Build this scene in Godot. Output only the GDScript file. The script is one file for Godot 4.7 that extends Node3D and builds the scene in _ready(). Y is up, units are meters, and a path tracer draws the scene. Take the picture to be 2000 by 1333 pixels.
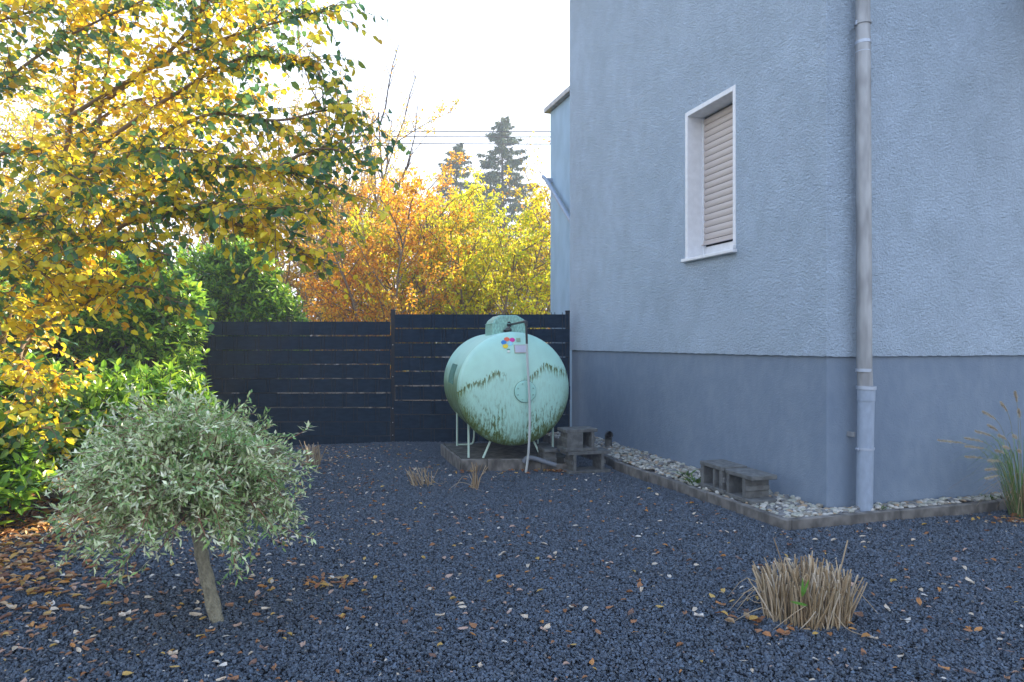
extends Node3D
# A gas tank beside a pale blue house, seen across dark gravel against backlit autumn trees. World: y up, metres, camera at the origin looking along -z.

var rng := RandomNumberGenerator.new()
var M := {}
var names := {}

func _ready():
	setup_view()
	make_materials()
	build_ground()
	build_house()
	build_bed()
	build_fence()
	build_tank()
	build_blocks()
	build_willow()
	build_autumn_tree()
	build_laurels()
	build_background_trees()
	build_wires()
	build_grasses()
	build_fallen_leaves()

func setup_view():
	var cam := Camera3D.new()
	cam.name = "camera"
	cam.fov = 51.56
	cam.position = Vector3(0, 1.33, 0)
	cam.rotation.x = 0.0026
	cam.near = 0.05
	cam.far = 4000.0
	cam.current = true
	add_child(cam)
	var env := Environment.new()
	env.background_mode = Environment.BG_SKY
	var sm := ProceduralSkyMaterial.new()
	sm.sky_horizon_color = Color(0.98, 0.985, 1.0)
	sm.sky_top_color = Color(0.38, 0.58, 0.82)
	sm.sky_curve = 0.6
	sm.ground_bottom_color = Color(0.2, 0.2, 0.2)
	sm.ground_horizon_color = Color(0.5, 0.5, 0.5)
	sm.sun_angle_max = 1.0
	sm.sky_cover = cloud_cover()
	sm.sky_cover_modulate = Color(1, 1, 1, 0.12)
	var sky := Sky.new()
	sky.sky_material = sm
	env.sky = sky
	env.background_energy_multiplier = 0.77
	env.tonemap_mode = Environment.TONE_MAPPER_LINEAR
	env.tonemap_exposure = 3.2
	env.sdfgi_enabled = true
	env.ssao_enabled = true
	env.ssil_enabled = true
	env.fog_enabled = true
	env.fog_density = 0.004
	env.fog_light_color = Color(0.9, 0.94, 1.0)
	var we := WorldEnvironment.new()
	we.name = "environment"
	we.environment = env
	add_child(we)
	var sun := DirectionalLight3D.new()
	sun.name = "sun"
	sun.light_energy = 1.6
	sun.light_color = Color(1.0, 0.94, 0.82)
	sun.light_angular_distance = 0.5
	sun.shadow_enabled = true
	sun.rotation_degrees = Vector3(-38, 180 - 37, 0)
	add_child(sun)

# ---------------------------------------------------------------- helpers

func noise(seed_: int, freq: float, type := FastNoiseLite.TYPE_SIMPLEX_SMOOTH, octaves := 3) -> FastNoiseLite:
	var n := FastNoiseLite.new()
	n.seed = seed_
	n.frequency = freq
	n.noise_type = type
	n.fractal_octaves = octaves
	return n

func noise_tex(n: FastNoiseLite, size: int, ramp: Gradient = null) -> NoiseTexture2D:
	var t := NoiseTexture2D.new()
	t.width = size
	t.height = size
	t.seamless = true
	t.noise = n
	if ramp:
		t.color_ramp = ramp
	return t

# noise that repeats without a seam: random lattices wrapped round their edges, enlarged smoothly and laid over one another
func soft_noise(seed_: int, size: int, cells: Array, lo: Color, hi: Color) -> ImageTexture:
	var r := RandomNumberGenerator.new()
	r.seed = seed_
	var out := Image.create(size, size, false, Image.FORMAT_RGBA8)
	for k in cells.size():
		var n: int = cells[k]
		var up := size / n
		var small := Image.create(n, n, false, Image.FORMAT_RGBA8)
		for y in n:
			for x in n:
				var c := lo.lerp(hi, r.randf())
				c.a = 1.0 if k == 0 else 0.42
				small.set_pixel(x, y, c)
		var wide := Image.create(n + 8, n + 8, false, Image.FORMAT_RGBA8)
		for y in n + 8:
			for x in n + 8:
				wide.set_pixel(x, y, small.get_pixel(posmod(x - 4, n), posmod(y - 4, n)))
		wide.resize((n + 8) * up, (n + 8) * up, Image.INTERPOLATE_CUBIC)
		var layer := wide.get_region(Rect2i(4 * up, 4 * up, size, size))
		if k == 0:
			out.blit_rect(layer, Rect2i(0, 0, size, size), Vector2i.ZERO)
		else:
			out.blend_rect(layer, Rect2i(0, 0, size, size), Vector2i.ZERO)
	out.convert(Image.FORMAT_RGB8)
	return ImageTexture.create_from_image(out)

func ramp(cols: Array, at: Array) -> Gradient:
	var g := Gradient.new()
	var c := PackedColorArray()
	for x in cols:
		c.append(x)
	g.colors = c
	g.offsets = PackedFloat32Array(at)
	return g

func lin(r: float, g: float, b: float) -> Color:
	return Color(r, g, b).linear_to_srgb()

func mat(r: float, g: float, b: float, rough := 0.8, metal := 0.0) -> StandardMaterial3D:
	var m := StandardMaterial3D.new()
	m.albedo_color = lin(r, g, b)
	m.roughness = rough
	m.metallic = metal
	return m

# base colour times a two-tone noise, both world-anchored
func noisy(r: float, g: float, b: float, rough: float, lo: float, freq: float, scale: Vector3, bump := 0.0, seed_ := 1, size := 512) -> StandardMaterial3D:
	var m := mat(r, g, b, rough)
	m.albedo_texture = noise_tex(noise(seed_, freq), size, ramp([Color(lo, lo, lo).linear_to_srgb(), Color.WHITE], [0.25, 0.75]))
	m.uv1_triplanar = true
	m.uv1_world_triplanar = true
	m.uv1_scale = scale
	if bump > 0:
		m.heightmap_enabled = true
		m.heightmap_texture = noise_tex(noise(seed_ + 7, freq * 3.0), size)
		m.heightmap_scale = bump
	return m

func leaf_mat(rough: float, back: float) -> StandardMaterial3D:
	var m := StandardMaterial3D.new()
	m.albedo_color = Color.WHITE
	m.vertex_color_use_as_albedo = true
	m.roughness = rough
	m.cull_mode = BaseMaterial3D.CULL_DISABLED
	if back > 0:
		m.backlight_enabled = true
		m.backlight = Color(back, back, back).linear_to_srgb()
	return m

func cloud_cover() -> ImageTexture:
	var n := noise(5, 1.0, FastNoiseLite.TYPE_SIMPLEX_SMOOTH, 4)
	var w := 1024
	var h := 512
	var im := Image.create(w, h, false, Image.FORMAT_RGBA8)
	for y in h:
		var el := (0.5 - (y + 0.5) / h) * PI
		for x in w:
			if el <= 0.0:
				im.set_pixel(x, y, Color(0, 0, 0, 0))
				continue
			var az := (x + 0.5) / w * TAU
			var v := n.get_noise_3d(cos(az) * cos(el) * 1.6, sin(el) * 9.0, sin(az) * cos(el) * 1.6)
			im.set_pixel(x, y, Color(1, 1, 1, clampf(v * 1.6 + 0.2, 0, 1)))
	return ImageTexture.create_from_image(im)

func numbered(base: String) -> String:
	if not names.has(base):
		names[base] = 0
		return base
	names[base] += 1
	return "%s_%03d" % [base, names[base]]

func tag(o: Node3D, label: String, category := "", group := "", kind := "") -> Node3D:
	if label: o.set_meta("label", label)
	if category: o.set_meta("category", category)
	if group: o.set_meta("group", group)
	if kind: o.set_meta("kind", kind)
	return o

func thing(called: String, at: Vector3, turn: float, label: String, category: String, group := "") -> Node3D:
	var o := Node3D.new()
	o.name = numbered(called)
	o.position = at
	o.rotation.y = turn
	add_child(o)
	tag(o, label, category, group)
	return o

func part(called: String, mesh: Mesh, material: Material, parent: Node3D, at := Vector3.ZERO, turn := Vector3.ZERO) -> MeshInstance3D:
	var o := MeshInstance3D.new()
	o.name = called
	o.mesh = mesh
	o.material_override = material
	o.position = at
	o.rotation = turn
	parent.add_child(o, true)
	return o

func solo(called: String, mesh: Mesh, material: Material, at := Vector3.ZERO) -> MeshInstance3D:
	var o := MeshInstance3D.new()
	o.name = numbered(called)
	o.mesh = mesh
	o.material_override = material
	o.position = at
	add_child(o)
	return o

# geometry collector; without normals it is drawn with flat faces
class Geo:
	var v := PackedVector3Array()
	var n := PackedVector3Array()
	var c := PackedColorArray()
	var uv := PackedVector2Array()
	var i := PackedInt32Array()

	func tri(a: Vector3, b: Vector3, d: Vector3) -> void:
		var k := v.size()
		v.append(a)
		v.append(b)
		v.append(d)
		i.append(k)
		i.append(k + 1)
		i.append(k + 2)

	func quad(a: Vector3, b: Vector3, d: Vector3, e: Vector3) -> void:
		var k := v.size()
		v.append(a)
		v.append(b)
		v.append(d)
		v.append(e)
		for x in [0, 1, 2, 0, 2, 3]:
			i.append(k + x)

	# box with chamfered edges between two corners
	func box(lo: Vector3, hi: Vector3, bevel := 0.004) -> void:
		var m := (lo + hi) / 2.0
		var h := (hi - lo) / 2.0
		var b := minf(bevel, minf(h.x, minf(h.y, h.z)) * 0.9)
		var p := func(sx: int, sy: int, sz: int, ax: int) -> Vector3:
			var q := Vector3(h.x * sx, h.y * sy, h.z * sz)
			if ax != 0: q.x -= b * sx
			if ax != 1: q.y -= b * sy
			if ax != 2: q.z -= b * sz
			return m + q
		for s in [-1, 1]:
			quad(p.call(s, -1, -1, 0), p.call(s, 1, -1, 0), p.call(s, 1, 1, 0), p.call(s, -1, 1, 0))
			quad(p.call(-1, s, -1, 1), p.call(1, s, -1, 1), p.call(1, s, 1, 1), p.call(-1, s, 1, 1))
			quad(p.call(-1, -1, s, 2), p.call(1, -1, s, 2), p.call(1, 1, s, 2), p.call(-1, 1, s, 2))
		for s in [-1, 1]:
			for t in [-1, 1]:
				quad(p.call(s, t, -1, 0), p.call(s, t, 1, 0), p.call(s, t, 1, 1), p.call(s, t, -1, 1))
				quad(p.call(s, -1, t, 0), p.call(s, 1, t, 0), p.call(s, 1, t, 2), p.call(s, -1, t, 2))
				quad(p.call(-1, s, t, 1), p.call(1, s, t, 1), p.call(1, s, t, 2), p.call(-1, s, t, 2))
				for u in [-1, 1]:
					tri(p.call(s, t, u, 0), p.call(s, t, u, 1), p.call(s, t, u, 2))

	# round tube through points with a radius for each
	func tube(pts: Array, rad: Array, sides := 6, col := Color.WHITE, caps := false) -> void:
		var k := v.size()
		var up := Vector3(0.13, 0.31, 0.94)
		for q in pts.size():
			var dir: Vector3 = (pts[mini(q + 1, pts.size() - 1)] - pts[maxi(q - 1, 0)]).normalized()
			var x := dir.cross(up)
			if x.length() < 0.05:
				x = dir.cross(Vector3(1, 0, 0))
			x = x.normalized()
			up = x.cross(dir).normalized()
			for s in sides:
				var a := TAU * s / sides
				var o := x * cos(a) + up * sin(a)
				v.append(pts[q] + o * rad[q])
				n.append(o)
				c.append(col)
			if q > 0:
				var r0 := k + (q - 1) * sides
				for s in sides:
					var t := (s + 1) % sides
					for z in [r0 + s, r0 + t, r0 + sides + t, r0 + s, r0 + sides + t, r0 + sides + s]:
						i.append(z)
		if caps:
			for e in [0, pts.size() - 1]:
				var o := v.size()
				var dir: Vector3 = (pts[1] - pts[0]).normalized() * -1.0 if e == 0 else (pts[e] - pts[e - 1]).normalized()
				for s in sides:
					v.append(v[k + e * sides + s])
					n.append(dir)
					c.append(col)
				for s in range(1, sides - 1):
					i.append(o)
					i.append(o + s)
					i.append(o + s + 1)

	# folded leaf: base at p, pointing along d, facing up u
	func leaf(p: Vector3, d: Vector3, u: Vector3, length: float, width: float, col: Color, fold := 0.25, droop := 0.15) -> void:
		var s := d.cross(u)
		if s.length() < 0.01:
			s = d.cross(Vector3(0.3, 0.5, 0.8))
		s = s.normalized() * width * 0.5
		var w := s.cross(d).normalized()
		var f := w * width * fold * 0.5
		var k := v.size()
		v.append(p)
		v.append(p + d * length * 0.5)
		v.append(p + d * length - w * length * droop)
		v.append(p + d * length * 0.28 + s * 0.92 + f)
		v.append(p + d * length * 0.68 + s * 0.8 + f - w * length * droop * 0.5)
		v.append(p + d * length * 0.28 - s * 0.92 + f)
		v.append(p + d * length * 0.68 - s * 0.8 + f - w * length * droop * 0.5)
		for x in 7:
			c.append(col)
		for x in [0, 3, 1, 3, 4, 1, 4, 2, 1, 0, 1, 5, 5, 1, 6, 6, 1, 2]:
			i.append(k + x)

	# small leaf of two faces
	func leaflet(p: Vector3, d: Vector3, u: Vector3, length: float, width: float, col: Color, fold := 0.3) -> void:
		var s := d.cross(u)
		if s.length() < 0.01:
			s = d.cross(Vector3(0.3, 0.5, 0.8))
		s = s.normalized() * width * 0.5
		var f := s.cross(d).normalized() * width * fold * 0.5
		var k := v.size()
		v.append(p)
		v.append(p + d * length * 0.45 + s + f)
		v.append(p + d * length)
		v.append(p + d * length * 0.45 - s + f)
		for x in 4:
			c.append(col)
		for x in [0, 1, 2, 0, 2, 3]:
			i.append(k + x)

	func mesh() -> ArrayMesh:
		var a := []
		a.resize(Mesh.ARRAY_MAX)
		a[Mesh.ARRAY_VERTEX] = v
		if n.size() == v.size(): a[Mesh.ARRAY_NORMAL] = n
		if c.size() == v.size(): a[Mesh.ARRAY_COLOR] = c
		if uv.size() == v.size(): a[Mesh.ARRAY_TEX_UV] = uv
		a[Mesh.ARRAY_INDEX] = i
		var m := ArrayMesh.new()
		m.add_surface_from_arrays(Mesh.PRIMITIVE_TRIANGLES, a)
		return m

func box_mesh(lo: Vector3, hi: Vector3, bevel := 0.004) -> ArrayMesh:
	var g := Geo.new()
	g.box(lo, hi, bevel)
	return g.mesh()

func tube_mesh(pts: Array, r: float, sides := 8, caps := true) -> ArrayMesh:
	var g := Geo.new()
	var rad := []
	for p in pts:
		rad.append(r)
	g.tube(pts, rad, sides, Color.WHITE, caps)
	return g.mesh()

# smooth curve through a few points
func smooth(pts: Array, each := 4) -> Array:
	var out := []
	for k in pts.size() - 1:
		var a: Vector3 = pts[maxi(k - 1, 0)]
		var b: Vector3 = pts[k]
		var c: Vector3 = pts[k + 1]
		var d: Vector3 = pts[mini(k + 2, pts.size() - 1)]
		for q in each:
			out.append(b.cubic_interpolate(c, a, d, float(q) / each))
	out.append(pts[-1])
	return out

func unit() -> Vector3:
	var z := rng.randf_range(-1, 1)
	var a := rng.randf() * TAU
	var r := sqrt(1 - z * z)
	return Vector3(r * cos(a), z, r * sin(a))

func tint(cols: Array, spread := 0.15) -> Color:
	var c: Color = cols[rng.randi() % cols.size()]
	var f := rng.randf_range(1 - spread, 1 + spread)
	return Color(c.r * f, c.g * f, c.b * f)

# the gravel lies almost level and falls a little towards the fence
func ground_y(x: float, z: float) -> float:
	var d := -z
	var y := -0.012 * (clampf(d, 3.5, 10.0) - 3.5)
	y += 0.006 * sin(1.9 * x + 0.7 * z) * sin(2.3 * z - 0.6 * x + 1.0) + 0.004 * sin(4.1 * x - 2.7 * z)
	y -= 0.1 * smoothstep(1.7, 4.3, -x) * smoothstep(7.0, 10.0, d)
	return y

# ---------------------------------------------------------------- materials

func make_materials():
	# roughcast plaster: coarse grain as relief, broad weathering as a second layer of paint tone
	var wall := mat(0.62, 0.755, 0.905, 0.95)
	wall.uv1_triplanar = true
	wall.uv1_world_triplanar = true
	wall.uv1_scale = Vector3(0.55, 0.55, 0.55)
	wall.heightmap_enabled = true
	wall.heightmap_texture = soft_noise(11, 2048, [128, 256, 512], Color.BLACK, Color.WHITE)
	wall.heightmap_scale = 2.8
	wall.albedo_texture = soft_noise(12, 2048, [256, 512], Color(0.84, 0.845, 0.85), Color.WHITE)
	wall.detail_enabled = true
	wall.detail_blend_mode = BaseMaterial3D.BLEND_MODE_MUL
	wall.detail_uv_layer = BaseMaterial3D.DETAIL_UV_2
	wall.detail_albedo = soft_noise(13, 512, [8, 16, 32], Color(0.88, 0.885, 0.88), Color.WHITE)
	wall.uv2_triplanar = true
	wall.uv2_world_triplanar = true
	wall.uv2_scale = Vector3(0.33, 0.24, 0.33)
	M.wall = wall
	var plinth := mat(0.21, 0.272, 0.35, 0.9)
	plinth.uv1_triplanar = true
	plinth.uv1_world_triplanar = true
	plinth.uv1_scale = Vector3(0.9, 0.9, 0.9)
	plinth.heightmap_enabled = true
	plinth.heightmap_texture = soft_noise(14, 1024, [64, 128, 256], Color.BLACK, Color.WHITE)
	plinth.heightmap_scale = 0.35
	plinth.detail_enabled = true
	plinth.detail_blend_mode = BaseMaterial3D.BLEND_MODE_MUL
	plinth.detail_uv_layer = BaseMaterial3D.DETAIL_UV_2
	plinth.detail_albedo = soft_noise(15, 512, [8, 16, 64], Color(0.83, 0.85, 0.88), Color(1, 0.99, 0.98))
	plinth.uv2_triplanar = true
	plinth.uv2_world_triplanar = true
	plinth.uv2_scale = Vector3(0.4, 0.2, 0.4)
	M.plinth = plinth
	M.annex = noisy(0.33, 0.47, 0.6, 0.9, 0.85, 0.012, Vector3(0.5, 0.2, 0.5), 0.0, 21)
	M.white = noisy(0.78, 0.8, 0.83, 0.6, 0.9, 0.02, Vector3(1, 1, 1), 0.0, 22)
	M.slat = mat(0.52, 0.46, 0.43, 0.5)
	M.glass_dark = mat(0.02, 0.02, 0.025, 0.08)
	M.zinc = noisy(0.37, 0.39, 0.41, 0.5, 0.62, 0.012, Vector3(1.6, 0.35, 1.6), 0.0, 23)
	M.zinc.metallic = 0.35
	M.zinc_lip = mat(0.4, 0.46, 0.55, 0.4, 0.4)
	M.standpipe = noisy(0.3, 0.37, 0.47, 0.5, 0.85, 0.02, Vector3(2, 0.8, 2), 0.0, 24)
	M.roof = mat(0.1, 0.09, 0.09, 0.8)
	M.concrete = noisy(0.1, 0.1, 0.085, 0.95, 0.4, 0.015, Vector3(0.9, 0.9, 0.9), 0.25, 25)
	M.kerb = noisy(0.2, 0.19, 0.175, 0.95, 0.35, 0.011, Vector3(1.1, 0.7, 1.1), 0.3, 26)
	M.block = noisy(0.14, 0.147, 0.145, 0.95, 0.6, 0.02, Vector3(1.2, 1.2, 1.2), 0.3, 27)
	M.soil = noisy(0.05, 0.045, 0.04, 1.0, 0.5, 0.02, Vector3(1, 1, 1), 1.5, 28)
	M.gravel_base = noisy(0.035, 0.04, 0.05, 1.0, 0.4, 0.06, Vector3(1.5, 1.5, 1.5), 2.0, 29)
	M.land = noisy(0.05, 0.055, 0.03, 1.0, 0.5, 0.02, Vector3(0.2, 0.2, 0.2), 0.0, 30)
	M.chips = leaf_mat(0.62, 0)
	M.pebble = [mat(0.44, 0.42, 0.37, 0.55), mat(0.33, 0.33, 0.27, 0.6), mat(0.24, 0.22, 0.18, 0.6), mat(0.15, 0.15, 0.15, 0.6), mat(0.34, 0.25, 0.16, 0.6)]
	M.strip = noisy(0.017, 0.032, 0.055, 0.7, 0.75, 0.01, Vector3(1, 4, 1), 0.0, 31)
	M.strip_b = noisy(0.021, 0.036, 0.058, 0.7, 0.75, 0.01, Vector3(1, 4, 1), 0.0, 32)
	M.strip.metallic_specular = 0.15
	M.strip_b.metallic_specular = 0.15
	M.rod = mat(0.006, 0.008, 0.013, 0.6)
	M.clip = mat(0.6, 0.6, 0.6, 0.35, 0.8)
	M.bark = noisy(0.16, 0.12, 0.08, 0.9, 0.5, 0.03, Vector3(2, 1, 2), 1.5, 33)
	M.bark_grey = noisy(0.12, 0.1, 0.085, 0.9, 0.5, 0.03, Vector3(2, 1, 2), 1.5, 34)
	M.willow_bark = noisy(0.3, 0.28, 0.2, 0.85, 0.6, 0.03, Vector3(3, 1, 3), 1.0, 35)
	M.twig = leaf_mat(0.8, 0)
	M.leaf_autumn = leaf_mat(0.42, 1.0)
	M.leaf_far = leaf_mat(0.55, 1.0)
	M.leaf_gloss = leaf_mat(0.25, 1.0)
	M.leaf_willow = leaf_mat(0.8, 0.6)
	M.needle = leaf_mat(0.7, 0.4)
	M.dead_leaf = leaf_mat(0.6, 0.5)
	M.straw = [mat(0.4, 0.31, 0.2, 0.7), mat(0.31, 0.22, 0.12, 0.7), mat(0.5, 0.42, 0.31, 0.7), mat(0.2, 0.14, 0.08, 0.7)]

# ---------------------------------------------------------------- ground

func build_ground():
	# one sheet, fine near the camera and coarse towards the horizon
	var xs := []
	var zs := []
	for k in range(-40, 41):
		xs.append(signf(k) * (absf(k) * 0.25 if absf(k) <= 28 else 7.0 * pow(1.55, absf(k) - 28)))
	for k in range(-44, 30):
		zs.append(0.25 * k if k >= -44 and k < 8 else 2.0 * pow(1.55, k - 8) if k >= 8 else 0.0)
	var far := []
	for k in range(14, 0, -1):
		far.append(-11.0 - 1.5 * pow(1.6, k))
	zs = far + zs
	var g := Geo.new()
	for z in zs:
		for x in xs:
			g.v.append(Vector3(x, ground_y(x, z) - 0.012, z))
			g.n.append(Vector3.UP)
	for a in zs.size() - 1:
		for b in xs.size() - 1:
			var k: int = a * xs.size() + b
			for q in [k, k + 1, k + xs.size() + 1, k, k + xs.size() + 1, k + xs.size()]:
				g.i.append(q)
	tag(solo("ground", g.mesh(), M.gravel_base), "dark ground under the gravel and trees", "", "", "structure")

	# loose basalt chips in small patches laid side by side
	var patches := []
	for q in 4:
		patches.append(chip_patch(100 + q, 2500, 0.5))
	var spots := [[], [], [], []]
	rng.seed = 7
	for a in range(-11, 11):
		for b in range(4, 21):
			var x := a * 0.5 + 0.25
			var z := -(b * 0.5 + 0.25)
			if absf(x) > 0.78 * -z + 1.0 or z > -2.2:
				continue
			var hx := (x - 2.42) * 0.953 + (z + 5.43) * -0.304
			var hz := (x - 2.42) * 0.304 + (z + 5.43) * 0.953
			if hx > 0.0 and hz < -0.3:
				continue
			var t := Transform3D(Basis(Vector3.UP, (rng.randi() % 4) * PI / 2), Vector3(x, ground_y(x, z), z))
			var slope := Basis(Vector3(1, (ground_y(x + 0.2, z) - ground_y(x - 0.2, z)) / 0.4, 0), Vector3.UP, Vector3(0, (ground_y(x, z + 0.2) - ground_y(x, z - 0.2)) / 0.4, 1))
			t.basis = slope * t.basis
			spots[rng.randi() % 4].append(t)
	for q in 4:
		var mm := MultiMesh.new()
		mm.transform_format = MultiMesh.TRANSFORM_3D
		mm.mesh = patches[q]
		mm.instance_count = spots[q].size()
		for k in spots[q].size():
			mm.set_instance_transform(k, spots[q][k])
		var o := MultiMeshInstance3D.new()
		o.name = numbered("gravel")
		o.multimesh = mm
		o.material_override = M.chips
		add_child(o)
		tag(o, "loose dark blue grey basalt chippings covering the yard", "gravel", "", "stuff")

func chip_patch(seed_: int, count: int, size: float) -> ArrayMesh:
	rng.seed = seed_
	var g := Geo.new()
	var corners := [Vector3(-1, -1, -1), Vector3(1, -1, -1), Vector3(1, -1, 1), Vector3(-1, -1, 1), Vector3(-1, 1, -1), Vector3(1, 1, -1), Vector3(1, 1, 1), Vector3(-1, 1, 1)]
	var faces := [0, 1, 5, 0, 5, 4, 1, 2, 6, 1, 6, 5, 2, 3, 7, 2, 7, 6, 3, 0, 4, 3, 4, 7, 4, 5, 6, 4, 6, 7]
	for s in count:
		var at := Vector3(rng.randf_range(-0.5, 0.5) * size, rng.randf_range(-0.004, 0.007), rng.randf_range(-0.5, 0.5) * size)
		var b := Basis(unit(), rng.randf() * TAU)
		var r := 0.0042 + 0.0052 * pow(rng.randf(), 1.6)
		var sc := Vector3(r * rng.randf_range(0.8, 1.35), r * rng.randf_range(0.45, 0.8), r * rng.randf_range(0.7, 1.1))
		var shade := rng.randf_range(0.6, 1.45)
		var col := Color(0.068 * shade, 0.088 * shade, 0.116 * shade)
		if rng.randf() < 0.012:
			col = Color(0.15, 0.15, 0.15)
		var k := g.v.size()
		for p in corners:
			g.v.append(at + b * (p * sc * Vector3(rng.randf_range(0.5, 1.0), rng.randf_range(0.6, 1.0), rng.randf_range(0.5, 1.0))))
			g.c.append(col)
		for f in faces:
			g.i.append(k + f)
	return g.mesh()

# ---------------------------------------------------------------- house
# built in its own axes: the near corner is the origin, +x runs along the wall with the downpipe, -z along the wall with the window

const HOUSE_AT := Vector3(2.42, 0, -5.43)
const HOUSE_TURN := 0.309

func build_house():
	var h := thing("house", HOUSE_AT, HOUSE_TURN, "pale blue roughcast house with grey plinth and one shuttered window", "house")
	var far_z := -5.17
	var top := 6.6
	var base := 1.224
	# wall with the window: outer face as a sheet with an opening, a ragged lower edge
	rng.seed = 21
	var g := Geo.new()
	var ss := [0.0]
	var s := 0.0
	while s < 5.12:
		s += 0.047
		if absf(s - 1.15) < 0.03: s = 1.15
		if absf(s - 2.01) < 0.03: s = 2.01
		ss.append(minf(s, 5.17))
	if ss[-1] < 5.17: ss.append(5.17)
	var low := []
	for q in ss:
		low.append(base + rng.randf_range(-0.004, 0.004))
	for k in ss.size() - 1:
		var a := -float(ss[k])
		var b := -float(ss[k + 1])
		var hole: bool = ss[k] >= 1.149 and ss[k + 1] <= 2.011
		var cuts := [[low[k], low[k + 1], 2.2]] if hole else [[low[k], low[k + 1], top]]
		if hole: cuts.append([3.72, 3.72, top])
		for c in cuts:
			g.quad(Vector3(0, c[0], a), Vector3(0, c[2], a), Vector3(0, c[2], b), Vector3(0, c[1], b))
		g.quad(Vector3(0, low[k], a), Vector3(0, low[k + 1], b), Vector3(0.05, low[k + 1] + 0.004, b), Vector3(0.05, low[k] + 0.004, a))
	g.quad(Vector3(0, base, far_z), Vector3(0, top, far_z), Vector3(5.2, top, far_z), Vector3(5.2, base, far_z))
	var w := part("wall", g.mesh(), M.wall, h)
	w.set_meta("label", "roughcast wall with the shuttered window")
	g = Geo.new()
	var xs := []
	s = 0.0
	while s < 5.2:
		xs.append(s)
		s += 0.05
	xs.append(5.2)
	for k in xs.size() - 1:
		var l0 := base + rng.randf_range(-0.003, 0.003)
		g.quad(Vector3(xs[k], l0, 0), Vector3(xs[k + 1], l0, 0), Vector3(xs[k + 1], top, 0), Vector3(xs[k], top, 0))
		g.quad(Vector3(xs[k], l0, 0), Vector3(xs[k + 1], l0, 0), Vector3(xs[k + 1], l0, -0.05), Vector3(xs[k], l0, -0.05))
	g.quad(Vector3(5.2, base, 0), Vector3(5.2, top, 0), Vector3(5.2, top, far_z), Vector3(5.2, base, far_z))
	w = part("wall", g.mesh(), M.wall, h)
	w.set_meta("label", "roughcast wall behind the downpipe")
	# corner bead
	part("corner_bead", box_mesh(Vector3(-0.004, base, -0.012), Vector3(0.012, top, 0.004), 0.003), M.wall, h)
	g = Geo.new()
	g.box(Vector3(0.022, -0.4, far_z + 0.02), Vector3(5.18, base + 0.015, -0.022), 0.006)
	part("plinth", g.mesh(), M.plinth, h)
	g = Geo.new()
	g.box(Vector3(-0.25, top, far_z - 0.1), Vector3(5.5, top + 0.18, 0.25), 0.01)
	part("roof_overhang", g.mesh(), M.white, h)
	g = Geo.new()
	g.quad(Vector3(-0.28, top + 0.18, 0.28), Vector3(5.5, top + 0.18, 0.28), Vector3(4.2, top + 0.5, -2.6), Vector3(1.0, top + 0.5, -2.6))
	g.quad(Vector3(-0.28, top + 0.18, far_z - 0.1), Vector3(5.5, top + 0.18, far_z - 0.1), Vector3(4.2, top + 0.5, -2.6), Vector3(1.0, top + 0.5, -2.6))
	g.tri(Vector3(-0.28, top + 0.18, 0.28), Vector3(-0.28, top + 0.18, far_z - 0.1), Vector3(1.0, top + 0.5, -2.6))
	g.tri(Vector3(5.5, top + 0.18, 0.28), Vector3(5.5, top + 0.18, far_z - 0.1), Vector3(4.2, top + 0.5, -2.6))
	part("roof", g.mesh(), M.roof, h)
	part("balcony_slab", box_mesh(Vector3(2.02, 4.36, 0.003), Vector3(4.6, 4.56, 1.25), 0.01), M.wall, h)
	build_window(h)
	build_annex(h)

	# downpipe stands on its own fixings beside the corner
	var d := thing("downpipe", HOUSE_AT + Basis(Vector3.UP, HOUSE_TURN) * Vector3(0.275, 0, 0), HOUSE_TURN, "weathered zinc downpipe running into a square grey standpipe", "downpipe")
	part("pipe", tube_mesh([Vector3(-0.006, 3.66, 0.085), Vector3(-0.012, 6.6, 0.085)], 0.053, 20), M.zinc, d)
	part("pipe", tube_mesh([Vector3(0.012, 1.0, 0.085), Vector3(0.004, 1.15, 0.085), Vector3(-0.006, 3.68, 0.085)], 0.0555, 20), M.zinc, d)
	for y in [3.64, 1.12]:
		part("pipe_seam", tube_mesh([Vector3(-0.004, y - 0.012, 0.085), Vector3(-0.004, y + 0.012, 0.085)], 0.0585, 20), M.zinc_lip, d)
	part("pipe_seam", tube_mesh([Vector3(-0.006, 3.565, 0.085), Vector3(-0.006, 3.571, 0.085)], 0.0565, 20), M.zinc_lip, d)
	for y in [3.79]:
		var cl := part("pipe_clamp", tube_mesh([Vector3(-0.006, y - 0.011, 0.085), Vector3(-0.006, y + 0.011, 0.085)], 0.0595, 20), M.zinc, d)
		for sx in [-1, 1]:
			part("bolt", box_mesh(Vector3(sx * 0.062 - 0.009, y - 0.017, 0.072), Vector3(sx * 0.062 + 0.009, y + 0.017, 0.09), 0.003), M.zinc_lip, cl)
		part("bracket", box_mesh(Vector3(-0.01, y - 0.006, -0.004), Vector3(0.01, y + 0.006, 0.04), 0.002), M.zinc, cl)
	var sp := part("standpipe", tube_mesh([Vector3(0, -0.05, 0.085), Vector3(0, 0.93, 0.085)], 0.06, 28), M.standpipe, d, Vector3(0.0, 0.0, 0), Vector3(0, 0, -0.022))
	part("socket", tube_mesh([Vector3(0, 0.885, 0.085), Vector3(0, 0.9, 0.085), Vector3(0, 0.975, 0.085)], 0.0645, 28), M.standpipe, sp)
	part("rim", tube_mesh([Vector3(0, 0.972, 0.085), Vector3(0, 0.998, 0.085)], 0.071, 28), M.zinc_lip, sp)
	var cl2 := part("pipe_clamp", tube_mesh([Vector3(0, 0.508, 0.085), Vector3(0, 0.524, 0.085)], 0.0635, 28), M.zinc_lip, sp)
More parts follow.
